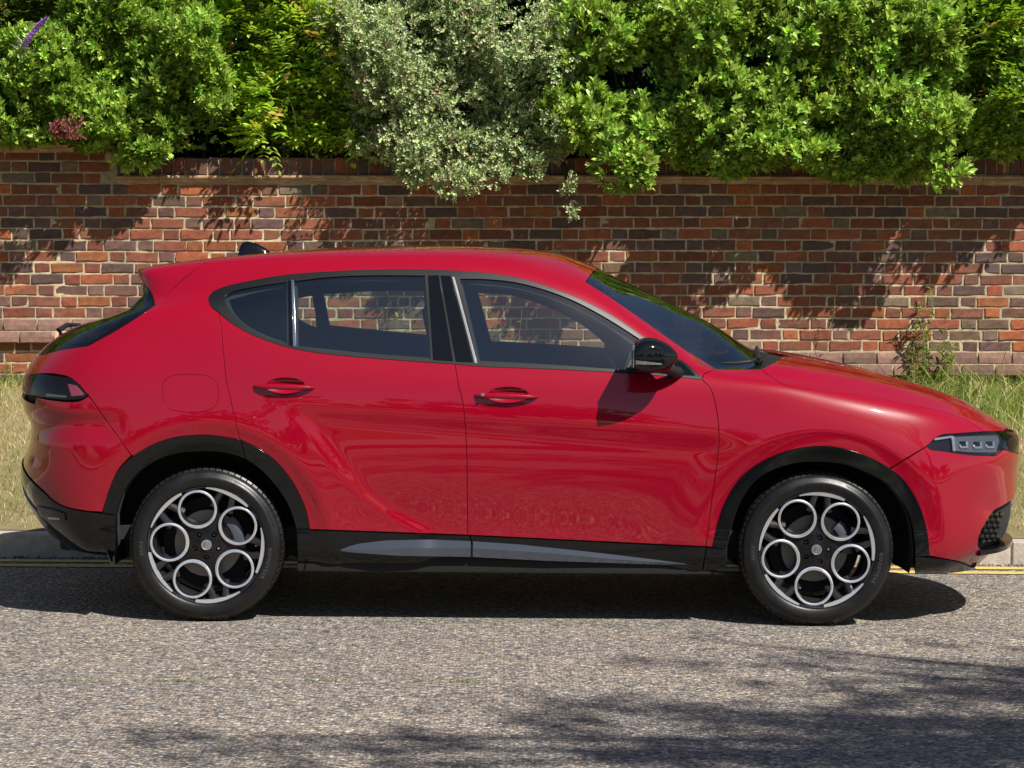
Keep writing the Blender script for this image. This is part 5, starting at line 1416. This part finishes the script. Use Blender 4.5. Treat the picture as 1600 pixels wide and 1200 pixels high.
# sill blades
def blade(pts_t, pts_m, pts_b, x0, x1):
    xs = np.linspace(x0, x1, 40); T = np.interp(xs, *zip(*pts_t)); Mm = np.interp(xs, *zip(*pts_m)); B = np.interp(xs, *zip(*pts_b))
    V = []; k = 0
    for x, t, m_, b in zip(xs, T, Mm, B):
        w = min(1.0, (b - t) / 20.0 + 0.05)
        q1, n1 = surf(x, t, 0.0085); q2, n2 = surf(x, m_, 0.0085); q3, n3 = surf(x, b, 0.0085); q4, n4 = surf(x, b + 1.5, 0.0085)
        q2 = q2 + np.array([0, -0.024 * w, 0]); q3 = q3 + np.array([0, -0.0275 * w, 0])
        V += [q1, q2, q2, q3, q3, q4]
    n = len(xs); FF = []
    for i in range(n - 1):
        for (a, b) in ((0, 1), (2, 3), (4, 5)): FF.append((6 * i + a, 6 * i + b, 6 * (i + 1) + b, 6 * (i + 1) + a))
    V = np.array(V)
    for s in (1, -1):
        FFs = [f if s == 1 else f[::-1] for f in FF]
        link('sill_blade', mesh_np('sill_blade', V * [1, s, 1], FFs, M_BLADE), car)
BT = [(532, 858), (545, 853), (560, 849), (602, 844), (671, 842.5), (735, 845), (810, 850), (902, 859.5), (995, 870), (1071, 879)]
BM_ = [(532, 858.5), (545, 858), (560, 857), (625, 855), (735, 854.5), (856, 862), (960, 872), (1071, 879.3)]
BB = [(532, 859), (545, 861), (625, 866), (735, 867.5), (856, 873.5), (1000, 879), (1050, 880.5), (1071, 880)]
blade(BT, BM_, BB, 532, 735.5); blade(BT, BM_, BB, 739, 1071)
# underbody
bm = bmesh.new()
zz = at_y(700, 893, -0.80)[2]
bm_box(bm, -0.93, 0.93, -0.80, 0.80, zz, zz + 0.10, 0.02)
bm_box(bm, -2.02, -1.75, -0.6, 0.6, zz + 0.05, zz + 0.3, 0.03); bm_box(bm, 1.75, 2.1, -0.6, 0.6, zz + 0.0, zz + 0.25, 0.03)
bm_box(bm, -1.8, -0.9, -0.55, 0.55, zz + 0.10, zz + 0.3, 0.03); bm_box(bm, 0.9, 1.8, -0.55, 0.55, zz + 0.05, zz + 0.3, 0.03)
bm_obj('underbody', bm, M_UNDER, car)
bm = bmesh.new()
for sx in (-1, 1):
    bm = bmesh.new(); bm_box(bm, -0.93, 0.93, sx * 0.835 - 0.02, sx * 0.835 + 0.02, zz + 0.004, zz + 0.07, 0.004)
    bm_obj('sill_seam', bm, M_UNDER, car)
# wheel housings
for cx_, cz_, name in ((RWX, 0.352, 'wheel_housing'), (FWX, 0.352, 'wheel_housing')):
    for s in (1, -1):
        bm = bmesh.new(); n = 26; rings = []
        for (y_, r_) in ((-0.87, 0.435), (-0.70, 0.425), (-0.62, 0.40), (-0.60, 0.05)):
            rings.append([bm.verts.new((cx_ + r_ * 1.02 * math.cos(a), y_ * s, cz_ + 0.01 + r_ * math.sin(a))) for a in np.linspace(-0.30, math.pi + 0.30, n)])
        for i in range(3):
            for k in range(n - 1): bm.faces.new((rings[i][k], rings[i][k + 1], rings[i + 1][k + 1], rings[i + 1][k]))
        bm_obj(name, bm, M_UNDER, car)

# ---- door handles ----
def handle(px, py, Lg=94, key=False):
    c, n = surf(px, py)
    # recess bowl
    for s in (1, -1):
        V = []; FF = []; m_ = 40; rows = 7
        lp = inv(catmull((handle_r if px < 600 else handle_f)[0][1], 4.0))[:-1]; q = bil(P, lp); cen = q.mean(0)
        for k in range(rows):
            f = 1 - k / (rows - 1)
            for v in q: V.append(cen + (v - cen) * (f ** 0.8 if f > 0 else 0.001) - np.array([0, -1, 0]) * (0.022 * (1 - f ** 2)))
        m_ = len(q)
        for k in range(rows - 1):
            for i in range(m_): FF.append((k * m_ + i, k * m_ + (i + 1) % m_, (k + 1) * m_ + (i + 1) % m_, (k + 1) * m_ + i))
        V = np.array(V) * [1, s, 1]
        bmx = bmesh.new(); bv = [bmx.verts.new(v) for v in V]
        for f in FF: bmx.faces.new([bv[i] for i in f])
        hx = bm_obj('handle_cup', bmx, M_PAINT, car, angle=60)
        # bar
        a0, _ = surf(px - Lg / 2, py - 1); a1, _ = surf(px + Lg / 2, py + 1.5)
        prof_t = np.linspace(0, 1, 24); bmh = bmesh.new(); rings = []
        for t in prof_t:
            ctr = a0 * (1 - t) + a1 * t
            e = (4 * t * (1 - t)) ** 0.55
            bulge = 0.006 + 0.024 * e
            hh = 0.0030 + 0.0095 * (4 * t * (1 - t)) ** 0.6
            tk = 0.004 + 0.007 * e
            ctr = ctr + np.array([0, -bulge + 0.004, 0])
            rings.append([bmh.verts.new((ctr[0], (ctr[1] - tk * math.cos(b)) * s, ctr[2] + hh * math.sin(b))) for b in np.linspace(0, 2 * math.pi, 17)[:-1]])
        for i in range(len(rings) - 1):
            for k in range(16): bmh.faces.new((rings[i][k], rings[i][(k + 1) % 16], rings[i + 1][(k + 1) % 16], rings[i + 1][k]))
        bmh.faces.new(rings[0]); bmh.faces.new(rings[-1])
        ho = bm_obj('door_handle', bmh, M_PAINT, car, angle=70)
        if key:
            k0, _ = surf(px - 37, py - 3)
            bmk = bmesh.new(); bm_lathe_y(bmk, [(0.0005, -0.002), (0.0075, -0.0015), (0.0085, 0.002), (0.0085, 0.006)], 20)
            for v in bmk.verts: v.co = Vector((v.co.x + k0[0], (v.co.y + k0[1] - 0.034) * s, v.co.z + k0[2]))
            bm_obj('lock_cover', bmk, M_CHROME, ho)
handle(444, 604, 96); handle(791, 618.5, 99, key=True)

# ---- door mirrors ----
for s in (1, -1):
    # housing: blunt towards the rear, tapering forward
    yc = -0.985
    top_r = at_y(990, 556, yc); tip = at_y(1059, 556, yc); zt = at_y(1012, 527, yc)[2]; zb = at_y(1020, 585, yc)[2]
    xs = top_r[0] - 0.002; Lx = tip[0] - xs
    def prof_z(t):    # upper and lower outline along the housing, 0 = rear face
        up = np.interp(t, [0, .06, .25, .5, .75, .92, 1], [.50, .80, 1.0, .97, .70, .36, .10]); dn = np.interp(t, [0, .06, .2, .5, .8, .93, 1], [-.70, -.88, -.96, -1.0, -.80, -.50, -.12])
        return up, dn
    zc = (zt + zb) / 2; hz = (zt - zb) / 2
    bm = bmesh.new(); rings = []
    for t in [0, .015, .05, .12, .2, .3, .42, .55, .68, .8, .89, .95, .985, 1.0]:
        up, dn = prof_z(t); wy = 0.092 * (1 - t ** 2.6) ** 0.55 + 0.004
        if t == 0: wy *= .93
        cy = yc + 0.01 * t
        ring = []
        for k in range(28):
            a = 2 * math.pi * k / 28; ca, sa = math.cos(a), math.sin(a)
            sg = lambda v, e: math.copysign(abs(v) ** e, v)
            z_ = zc + hz * (up if sa >= 0 else -dn) * sg(sa, .8) * (1 - 0.12 * (ca * 0.5 + 0.5 if ca < 0 else 0))
            ring.append(bm.verts.new((xs + Lx * t, (cy + wy * sg(ca, .75)) * s, z_)))
        rings.append(ring)
    for i in range(len(rings) - 1):
        for k in range(28): bm.faces.new((rings[i][k], rings[i][(k + 1) % 28], rings[i + 1][(k + 1) % 28], rings[i + 1][k]))
    bm.faces.new(rings[-1]); bm.faces.new(rings[0][::-1])
    mo = bm_obj('door_mirror', bm, M_GLOSSBLACK, car, angle=50)
    bm = bmesh.new(); bm_box(bm, xs - 0.004, xs + 0.001, *(sorted(((yc - 0.075) * s, (yc + 0.075) * s))), zc - hz * .62, zc + hz * .62, 0.0015)
    bm_obj('mirror_glass', bm, M_CHROME, mo)
    a = at_y(989, 564, yc - .1); b = at_y(1034, 571, yc - .1)
    bm = bmesh.new(); m_ = 12; tp = []; bt = []
    for t in np.linspace(0.03, 0.62, m_):
        wy = 0.092 * (1 - t ** 2.6) ** 0.55 + 0.004
        zz_ = zc - hz * .30 - 0.012 * t; hh = 0.009 * (1 - t * 1.1)
        yy_ = (yc + 0.01 * t - wy - 0.0005) * s
        tp.append(bm.verts.new((xs + Lx * t, yy_, zz_ + hh))); bt.append(bm.verts.new((xs + Lx * t, yy_ - 0.001 * s, zz_ - hh)))
    for i in range(m_ - 1): bm.faces.new((tp[i], tp[i + 1], bt[i + 1], bt[i]))
    bmesh.ops.solidify(bm, geom=bm.faces[:], thickness=0.004)
    bm_obj('indicator', bm, simple('indicator_lens', (0.40, 0.38, 0.37), 0.1, metal=0.5, coat=1.0), mo)
    # foot
    f0, _ = surf(1062, 588); bm = bmesh.new()
    bm_tube(bm, [(f0[0] - 0.01, (-0.835) * s, f0[2] + 0.012), (f0[0] - 0.025, (-0.885) * s, f0[2] + 0.022), (xs + Lx * .62, (-0.945) * s, zc - hz * .55)], [0.030, 0.024, 0.026], 12)
    bm_obj('mirror_arm', bm, M_PLASTIC, mo)

# ---- roof aerial fin, wipers ----
fx0 = at_y(373, 398, 0)[0]; fx1 = at_y(428, 396, 0)[0]; fz = bil(P, np.array([[inv([(400, 394)])[0][0], JE]]))[0][2]
bm = bmesh.new(); rings = []
pr = [(0.0, .0, .040), (0.004, .045, .038), (0.02, .070, .034), (0.045, .076, .031), (0.09, .066, .028), (0.13, .045, .022), (0.165, .018, .012), (0.178, .0, .004)]
zt_ = at_y(392, 375, 0)[2]; kz = (zt_ - fz) / .076; kx = (fx1 - fx0) / .178
for x_, h_, w_ in pr:
    rings.append([bm.verts.new((fx0 + x_ * kx, w_ * (1 - v) ** .7 * sg, fz - 0.006 + max(h_, .001) * kz * v ** 0.8)) for (v, sg) in ((0, -1), (.35, -1), (.7, -1), (.93, -1), (1, 0), (.93, 1), (.7, 1), (.35, 1), (0, 1))])
for i in range(len(rings) - 1):
    for k in range(8): bm.faces.new((rings[i][k], rings[i][k + 1], rings[i + 1][k + 1], rings[i + 1][k]))
bm.faces.new(rings[0])
bm_obj('roof_aerial', bm, M_GLOSSBLACK, car, angle=45)
bm = bmesh.new()
w0 = at_y(1180, 544, -.3); w1 = at_y(1187, 569, -.52)
pts = [surf(a_, b_, .018)[0] for a_, b_ in ((1128, 573.5), (1150, 573.5), (1172, 571), (1188, 565), (1197, 557))]
bm_tube(bm, pts, [0.006, .008, .009, .009, .007], 8)
bm_obj('wiper', bm, M_PLASTIC, car)
bm = bmesh.new(); bm_tube(bm, [surf(1184, 568, .016)[0], surf(1181, 558, .030)[0], surf(1180, 549, .022)[0]], [0.013, .012, .007], 8)
bm_obj('wiper_arm', bm, M_PLASTIC, car)
bm = bmesh.new(); a_ = at_y(92, 516, -.02); b_ = at_y(104, 508, .05); c_ = at_y(126, 507, .12); d_ = at_y(96, 524, 0)
bm_tube(bm, [d_, a_, b_, c_], [0.016, .014, .012, .006], 8); bm_obj('rear_wiper', bm, M_PLASTIC, car)

# ---- cabin ----
def seat(x, y, parent=car):
    bm = bmesh.new()
    bm_box(bm, x - 0.28, x + 0.24, y - 0.25, y + 0.25, 0.42, 0.60, 0.06, 3)
    o1 = bm_obj('seat_cushion', bm, M_SEAT, parent)
    bm = bmesh.new(); bm_box(bm, -0.075, 0.075, -0.24, 0.24, 0, 0.62, 0.06, 3)
    for v in bm.verts:
        v.co.y *= 1 - 0.22 * max(0, v.co.z - .2); v.co = Matrix.Rotation(rad(-21), 3, 'Y') @ v.co; v.co += Vector((x - 0.27, y, 0.56))
    bm_obj('seat_back', bm, M_SEAT, parent)
    bm = bmesh.new(); bm_box(bm, -0.055, 0.055, -0.125, 0.125, 0, 0.19, 0.045, 3)
    for v in bm.verts: v.co = Matrix.Rotation(rad(-12), 3, 'Y') @ v.co; v.co += Vector((x - 0.50, y, 1.20))
    bm_obj('headrest', bm, M_SEAT, parent)
seat(0.18, -0.36); seat(0.18, 0.36)
bm = bmesh.new(); bm_box(bm, -1.05, -0.55, -0.62, 0.62, 0.45, 0.64, 0.06, 3); bm_obj('rear_bench', bm, M_SEAT, car)
bm = bmesh.new(); bm_box(bm, -0.08, 0.08, -0.62, 0.62, 0, 0.55, 0.06, 3)
for v in bm.verts: v.co = Matrix.Rotation(rad(-22), 3, 'Y') @ v.co; v.co += Vector((-1.05, 0, 0.58))
bm_obj('bench_back', bm, M_SEAT, car)
for y_ in (-0.38, 0, 0.38):
    bm = bmesh.new(); bm_box(bm, -0.045, 0.045, -0.12, 0.12, 0, 0.13, 0.035, 3)
    for v in bm.verts: v.co = Matrix.Rotation(rad(-15), 3, 'Y') @ v.co; v.co += Vector((-1.28, y_, 1.08))
    bm_obj('headrest', bm, M_SEAT, car)
bm = bmesh.new()
bm_box(bm, 0.66, 1.15, -0.72, 0.72, 0.72, 0.99, 0.06, 3); bm_box(bm, 0.60, 0.78, -0.60, -0.16, 0.93, 1.045, 0.04, 3)
bm_obj('dashboard', bm, M_LINER, car)
bm = bmesh.new(); bm_box(bm, -1.9, 1.2, -0.74, 0.74, 0.34, 0.40); bm_obj('cabin_floor', bm, M_LINER, car)
bm = bmesh.new(); bm_box(bm, -1.95, -1.40, -0.60, 0.60, 0.95, 0.99, 0.01); bm_obj('parcel_shelf', bm, M_LINER, car)
bm = bmesh.new(); R0 = 0.185; pts = [(0.5 + 0.0, 0.36 + R0 * math.cos(a), R0 * math.sin(a)) for a in np.linspace(0, 2 * math.pi, 33)]
rot_w = Matrix.Rotation(rad(-24), 3, 'Y')
ctr = Vector((0.52, -0.37, 0.965)); P2 = [ctr + rot_w @ Vector((0, R0 * math.cos(a), R0 * math.sin(a))) for a in np.linspace(0, 2 * math.pi, 33)]
bm_tube(bm, P2, 0.017, 10, caps=False)
for a in (0, math.pi, -math.pi / 2): bm_tube(bm, [ctr + rot_w @ Vector((0.02, 0, 0)), ctr + rot_w @ Vector((0, R0 * math.cos(a), R0 * math.sin(a)))], [0.03, 0.014], 8)
bm_tube(bm, [ctr + rot_w @ Vector((0.03, 0, 0)), ctr + rot_w @ Vector((0.14, 0, -0.02))], 0.04, 10)
bm_obj('steering_wheel', bm, M_PLASTIC, car)
bm = bmesh.new(); bm_box(bm, 0.50, 0.53, -0.13, 0.13, 1.36, 1.43, 0.012); bm_obj('rear_view_mirror', bm, M_PLASTIC, car)
bm = bmesh.new(); bm_box(bm, 0.1, 0.6, -0.1, 0.1, 0.4, 0.68, 0.03); bm_obj('centre_console', bm, M_LINER, car)

# ---- wheels ----
TR = 0.3365                                  # tyre radius, tied to the photograph's scale
def build_wheel(phase, name='wheel'):
    r = empty(name); r.parent = car
    # all built facing -y, outer sidewall at y=0
    prof = [(0.254, 0.026), (0.2565, 0.010), (0.261, 0.006), (0.267, 0.0035), (0.278, 0.0), (0.290, -0.001), (0.300, 0.001), (0.302, 0.0035), (0.310, 0.006), (0.318, 0.012), (0.325, 0.022), (0.3295, 0.034), (0.332, 0.048)]
    bm = bmesh.new(); nseg = 120
    bm_lathe_y(bm, prof + [(0.3345, 0.07), (0.3345, 0.17), (0.331, 0.20), (0.31, 0.226), (0.27, 0.23), (0.24, 0.21)], nseg)
    ty = bm_obj('tyre', bm, M_TYRE, r, angle=60)
    # tread blocks round the shoulder
    bm = bmesh.new()
    NB = 72
    for k in range(NB):
        a = 2 * math.pi * k / NB
        for (y0_, y1_, r0_, r1_, dw) in ((0.024, 0.060, 0.326, 0.3352, .40), (0.066, 0.098, 0.333, 0.3382, .38), (0.104, 0.136, 0.333, 0.3384, .38), (0.142, 0.176, 0.333, 0.3382, .38), (0.182, 0.21, 0.326, 0.335, .4)):
            da = 2 * math.pi / NB * dw; vs = []
            for rr_, yy_, aa in ((r0_, y0_, -da), (r0_, y0_, da), (r1_, y1_ if r1_ > r0_ and y0_ < 0.03 else y0_, -da), (r1_, y1_ if y0_ < 0.03 else y0_, da)): pass
            q = []
            for aa in (-da, da):
                yl = y0_ + (0.008 if y0_ < 0.03 else 0)
                q += [(r0_ - 0.004 if y0_ < .03 else r0_, y0_, aa), (r1_, yl, aa), (r1_ if y0_ < .18 else r1_ - .004, y1_, aa), (r0_ - .003, y1_, aa)]
            vs = [bm.verts.new((rr_ * math.cos(a + aa + yy_ * .4), yy_, rr_ * math.sin(a + aa + yy_ * .4))) for rr_, yy_, aa in q]
            for f in ((0, 1, 5, 4), (1, 2, 6, 5), (2, 3, 7, 6), (0, 1, 2, 3), (4, 5, 6, 7)): bm.faces.new([vs[i] for i in f])
    tb = bm_obj('tread', bm, M_TYRE, ty, smooth=False); tag(tb, kind='stuff')
    # fine ribs on the sidewall
    bm = bmesh.new()
    for (a0, a1, r0_, r1_) in ((.25, 1.15, .288, .312), (2.3, 3.1, .288, .312), (4.0, 4.7, .288, .312)):
        for a in np.arange(a0, a1, .022):
            v = [bm.verts.new((rr_ * math.cos(a + e), yy_, rr_ * math.sin(a + e))) for rr_, yy_, e in ((r0_, -.0015, 0), (r1_, .0045, .018), (r1_, .0045, .026), (r0_, -.0015, .008))]
            bm.faces.new(v)
    o_ = bm_obj('sidewall_ribs', bm, M_TYRE, ty, smooth=False); tag(o_, kind='stuff')
    # lettering
    for (txt, ac, up, size, rr_) in (('GOODYEAR', -0.28 + 0.0, 1, 0.022, 0.279), ('EAGLE', math.pi + 0.05, 1, 0.018, 0.280)):
        cu = bpy.data.curves.new('tyre_lettering', 'FONT'); cu.body = txt; cu.size = size; cu.align_x = 'CENTER'; cu.align_y = 'CENTER'; cu.extrude = 0.0008; cu.resolution_u = 2; cu.offset = 0.0006; cu.space_character = 1.25
        tmp = bpy.data.objects.new('t', cu); COL.objects.link(tmp); dg = bpy.context.evaluated_depsgraph_get(); me = bpy.data.meshes.new_from_object(tmp.evaluated_get(dg)); bpy.data.objects.remove(tmp)
        co = np.zeros(len(me.vertices) * 3); me.vertices.foreach_get('co', co); co = co.reshape(-1, 3)
        ang = ac - co[:, 0] / rr_; rad_ = rr_ + co[:, 1]
        V = np.stack([rad_ * np.cos(ang), -0.0008 - co[:, 2] + 0 * rad_, rad_ * np.sin(ang)], -1)
        me.vertices.foreach_set('co', V.astype(np.float32).ravel()); me.materials.clear(); me.materials.append(simple('raised_rubber', (0.045, 0.045, 0.045), 0.4)); me.update()
        link('tyre_lettering', me, ty)
    # rim barrel
    bm = bmesh.new(); bm_lathe_y(bm, [(0.2555, 0.016), (0.2545, 0.009), (0.2520, 0.0085), (0.2490, 0.014), (0.240, 0.03), (0.222, 0.05), (0.215, 0.12), (0.222, 0.19), (0.235, 0.20)], 96)
    rim = bm_obj('rim', bm, M_RIM, r, angle=50)
    # five rings and the spider
    RC, RO, RI = 0.1605, 0.0860, 0.0725
    cs = [(RC * math.cos(phase + k * 2 * math.pi / 5), RC * math.sin(phase + k * 2 * math.pi / 5)) for k in range(5)]
    def face_y(rr_): return 0.026 - 0.012 * smooth(0.05, 0.23, rr_)       # slightly dished towards the hub
    for k, (cx_, cz_) in enumerate(cs):
        bm = bmesh.new(); n = 56
        # eccentric ring: broader towards the hub
        an = math.atan2(cz_, cx_) + math.pi
        rings = []
        for (kind_, yo, e) in (('i', 0.055, -.004), ('i', 0.006, 0.0), ('i', 0.0016, 0.0015), ('m', 0.0, 0.0), ('o', 0.0022, -0.0012), ('o', 0.006, 0.0), ('o', 0.045, .004)):
            ring = []
            for q in range(n):
                a = 2 * math.pi * q / n; fat = 0.0035 * max(0, math.cos(a - an)) ** 2
                rr_ = (RI - fat if kind_ == 'i' else (RO if kind_ == 'o' else (RI + RO - fat) / 2)) + e
                x_ = cx_ + rr_ * math.cos(a); z_ = cz_ + rr_ * math.sin(a); ring.append(bm.verts.new((x_, float(face_y(math.hypot(x_, z_))) + yo, z_)))
            rings.append(ring)
        for i in range(6):
            for q in range(n): bm.faces.new((rings[i][q], rings[i][(q + 1) % n], rings[i + 1][(q + 1) % n], rings[i + 1][q]))
        ro_ = bm_obj('spoke_ring', bm, M_RIM, rim, angle=30)
        ro_.data.materials.append(M_MACH)
        for p in ro_.data.polygons:
            c = p.center
            if abs(p.normal.y) > 0.8 and c.y < 0.045: p.material_index = 1
    # hub web: star between the rings, cut as a plate with holes
    n = 110; outer = []
    for q in range(n):
        a = 2 * math.pi * q / n
        dd = abs(((a - phase) / (2 * math.pi / 5) + 0.5) % 1 - 0.5) * 2       # 0 at a ring, 1 between rings
        rr_ = 0.125 + 0.022 * dd ** 2
        outer.append((rr_ * math.cos(a), rr_ * math.sin(a)))
    pts = list(outer); ed = [(i, (i + 1) % n) for i in range(n)]
    gx_, gz_ = np.meshgrid(np.arange(-.15, .151, .008), np.arange(-.15, .151, .008)); g = np.stack([gx_.ravel(), gz_.ravel()], -1)
    nuts = [(0.054 * math.cos(phase + math.pi / 5 + k * 2 * math.pi / 5 - .25), 0.054 * math.sin(phase + math.pi / 5 + k * 2 * math.pi / 5 - .25)) for k in range(5)]
    g = g[inpoly(g, np.array(outer))]
    for (cx_, cz_) in cs: g = g[np.hypot(g[:, 0] - cx_, g[:, 1] - cz_) > RO + .001]
    for (cx_, cz_) in nuts: g = g[np.hypot(g[:, 0] - cx_, g[:, 1] - cz_) > .014]
    pts += [tuple(p) for p in g]
    for (cx_, cz_) in cs:
        b0 = len(pts); m_ = 60
        pts += [(cx_ + (RO - .001) * math.cos(2 * math.pi * q / m_), cz_ + (RO - .001) * math.sin(2 * math.pi * q / m_)) for q in range(m_)]
    for (cx_, cz_) in nuts:
        b0 = len(pts); m_ = 16; pts += [(cx_ + .0115 * math.cos(2 * math.pi * q / m_), cz_ + .0115 * math.sin(2 * math.pi * q / m_)) for q in range(m_)]; ed += [(b0 + i, b0 + (i + 1) % m_) for i in range(m_)]
    rr = delaunay_2d_cdt([Vector(p) for p in pts], ed, [], 0, 1e-6)
    v2 = np.array([tuple(v) for v in rr[0]]); tr = np.array([f for f in rr[2] if len(f) == 3]); cen = v2[tr].mean(1)
    m = inpoly(cen, np.array(outer))
    for (cx_, cz_) in cs: m &= np.hypot(cen[:, 0] - cx_, cen[:, 1] - cz_) > RO - .004
    for (cx_, cz_) in nuts: m &= np.hypot(cen[:, 0] - cx_, cen[:, 1] - cz_) > .0108
    tr = tr[m]
    rad2 = np.hypot(v2[:, 0], v2[:, 1]); yv = 0.034 - 0.012 * np.exp(-(rad2 / .045) ** 2) + 0.012 * smooth(.06, .14, rad2)
    bm = bmesh.new(); bv = [bm.verts.new((a, c, b)) for (a, b), c in zip(v2, yv)]
    for t in tr:
        try: bm.faces.new([bv[i] for i in t])
        except ValueError: pass
    bmesh.ops.solidify(bm, geom=bm.faces[:], thickness=0.02)
    bm_obj('hub_web', bm, M_RIM, rim, angle=40)
    # arms that tie each ring to the flange, and machined arcs between them
    for k in range(5):
        a_c = phase + k * 2 * math.pi / 5
        bm = bmesh.new(); n = 26
        for (r0_, r1_) in ((0.2375, 0.2535),):
            st = a_c - 2 * math.pi / 5 + 0.20; en = a_c - 0.24
            top = []
            for q in range(n):
                t = q / (n - 1); a = st + (en - st) * t
                w_ = 0.5 + 0.5 * min(1, 4 * t * (1.25 - t))
                ri_ = r1_ - (r1_ - r0_) * (0.35 + 0.65 * math.sin(math.pi * min(1, .15 + t * .85)))
                top.append([bm.verts.new((rr_ * math.cos(a), yy_, rr_ * math.sin(a))) for rr_, yy_ in ((ri_ - .001, .022), (ri_, .0095), (r1_, .0085), (r1_ + .001, .012))])
            for q in range(n - 1):
                for j_ in range(3): bm.faces.new((top[q][j_], top[q + 1][j_], top[q + 1][j_ + 1], top[q][j_ + 1]))
        bm_obj('rim_arc', bm, M_ARC, rim, angle=30)
        for sg in (-1, 1):      # buttress from ring flank to flange
            bm = bmesh.new()
            a1 = a_c + sg * 0.40; a2 = a_c + sg * 0.52
            bm_tube(bm, [(0.175 * math.cos(a1), 0.045, 0.175 * math.sin(a1)), (0.205 * math.cos((a1 + a2) / 2), 0.035, 0.205 * math.sin((a1 + a2) / 2)), (0.243 * math.cos(a2), 0.028, 0.243 * math.sin(a2))], [0.022, 0.017, 0.018], 8)
            bm_obj('spoke_root', bm, M_RIM, rim)
        nx_, nz_ = nuts[k]; bm = bmesh.new(); bm_lathe_y(bm, [(0.0005, 0.034), (0.006, 0.033), (0.0075, 0.036), (0.0075, 0.052)], 6)
        for v in bm.verts: v.co += Vector((nx_, 0.004, nz_))
        bm_obj('wheel_bolt', bm, M_CHROME if k == 4 else M_RIM, rim, angle=30)
    # centre cap: dark ring, silver disc, raised cross and serpent
    bm = bmesh.new(); bm_lathe_y(bm, [(0.0005, 0.019), (0.0185, 0.0195), (0.0195, 0.0185), (0.0215, 0.0185), (0.0225, 0.020), (0.0225, 0.034)], 36)
    cap = bm_obj('centre_cap', bm, simple('cap_silver', (0.55, 0.56, 0.58), 0.28, metal=0.8), rim, angle=30)
    bm = bmesh.new(); yb = 0.0186
    bm_lathe_y(bm, [(0.0118, yb + .0006), (0.0122, yb - .0002), (0.0128, yb - .0002), (0.0132, yb + .0006)], 30)
    bm_box(bm, -0.0075, -0.0055, yb - .0004, yb + .001, -0.0095, 0.0095); bm_box(bm, -0.0110, -0.0020, yb - .0006, yb + .001, -0.001, 0.001)
    bm_tube(bm, [(0.002 + 0.0032 * math.sin(t * 5.2), yb, -0.009 + 0.018 * t) for t in np.linspace(0, 1, 14)], list(np.linspace(.0007, .0015, 14)), 5)
    for k in range(14):
        if k in (3, 10): continue
        a = 2 * math.pi * k / 14; bm_box(bm, *(lambda c, e: (c - e, c + e))(0.0157 * math.cos(a), .0010), yb - .0002, yb + .001, *(lambda c, e: (c - e, c + e))(0.0157 * math.sin(a), .0014))
    bm_obj('cap_emblem', bm, simple('cap_dark', (0.02, 0.02, 0.025), 0.35), cap, smooth=False)
    # brake disc and caliper do not turn with the phase
    bm = bmesh.new(); bm_lathe_y(bm, [(0.148, 0.115), (0.148, 0.09), (0.146, 0.088), (0.092, 0.088)], 64)
    bd_ = bm_obj('brake_disc', bm, M_DISC, r, angle=30)
    bm = bmesh.new(); bm_lathe_y(bm, [(0.0922, 0.0885), (0.085, 0.076), (0.05, 0.072), (0.0005, 0.072)], 48)
    bm_obj('disc_hub', bm, M_UNDER, bd_, angle=30)
    bm = bmesh.new(); bm_lathe_y(bm, [(0.20, 0.125), (0.14, 0.118), (0.02, 0.118)], 48); bm_obj('dust_shield', bm, M_UNDER, r, angle=30)
    bm = bmesh.new()
    n = 14; rg_ = []
    for q in range(n):
        a = -0.15 + 1.0 * q / (n - 1) if name else 0
        e = math.sin(math.pi * q / (n - 1)) ** .3 if 0 < q < n - 1 else 0.55
        rg_.append([bm.verts.new((rr_ * math.cos(a), yy_, rr_ * math.sin(a))) for rr_, yy_ in ((.108, .072 + .01 * (1 - e)), (.118, .060), (.150, .060), (.165, .070), (.165, .13), (.108, .13))])
    for q in range(n - 1):
        for k in range(6): bm.faces.new((rg_[q][k], rg_[q][(k + 1) % 6], rg_[q + 1][(k + 1) % 6], rg_[q + 1][k]))
    bm.faces.new(rg_[0]); bm.faces.new(rg_[-1])
    bm_obj('brake_caliper', bm, M_CALIPER, r, angle=35)
    return r
wr = build_wheel(rad(32)); wf = build_wheel(rad(50.5))
def placew(o, px, py, y, turn=0.0):
    c = at_y(px, py, y); o.location = (c[0], y, TR - 0.001); o.rotation_euler = (0, 0, turn)
placew(wr, 321.5, 852, -0.905); placew(wf, 1277, 862, -0.905)
def clone(o, parent=None):
    c = o.copy(); COL.objects.link(c); c.parent = parent
    for ch in [k for k in bpy.data.objects if k.parent == o]: clone(ch, c)
    return c
for w in (wr, wf):
    c = clone(w, car); c.location = (w.location.x, 0.905, w.location.z); c.rotation_euler = (0, 0, math.pi)
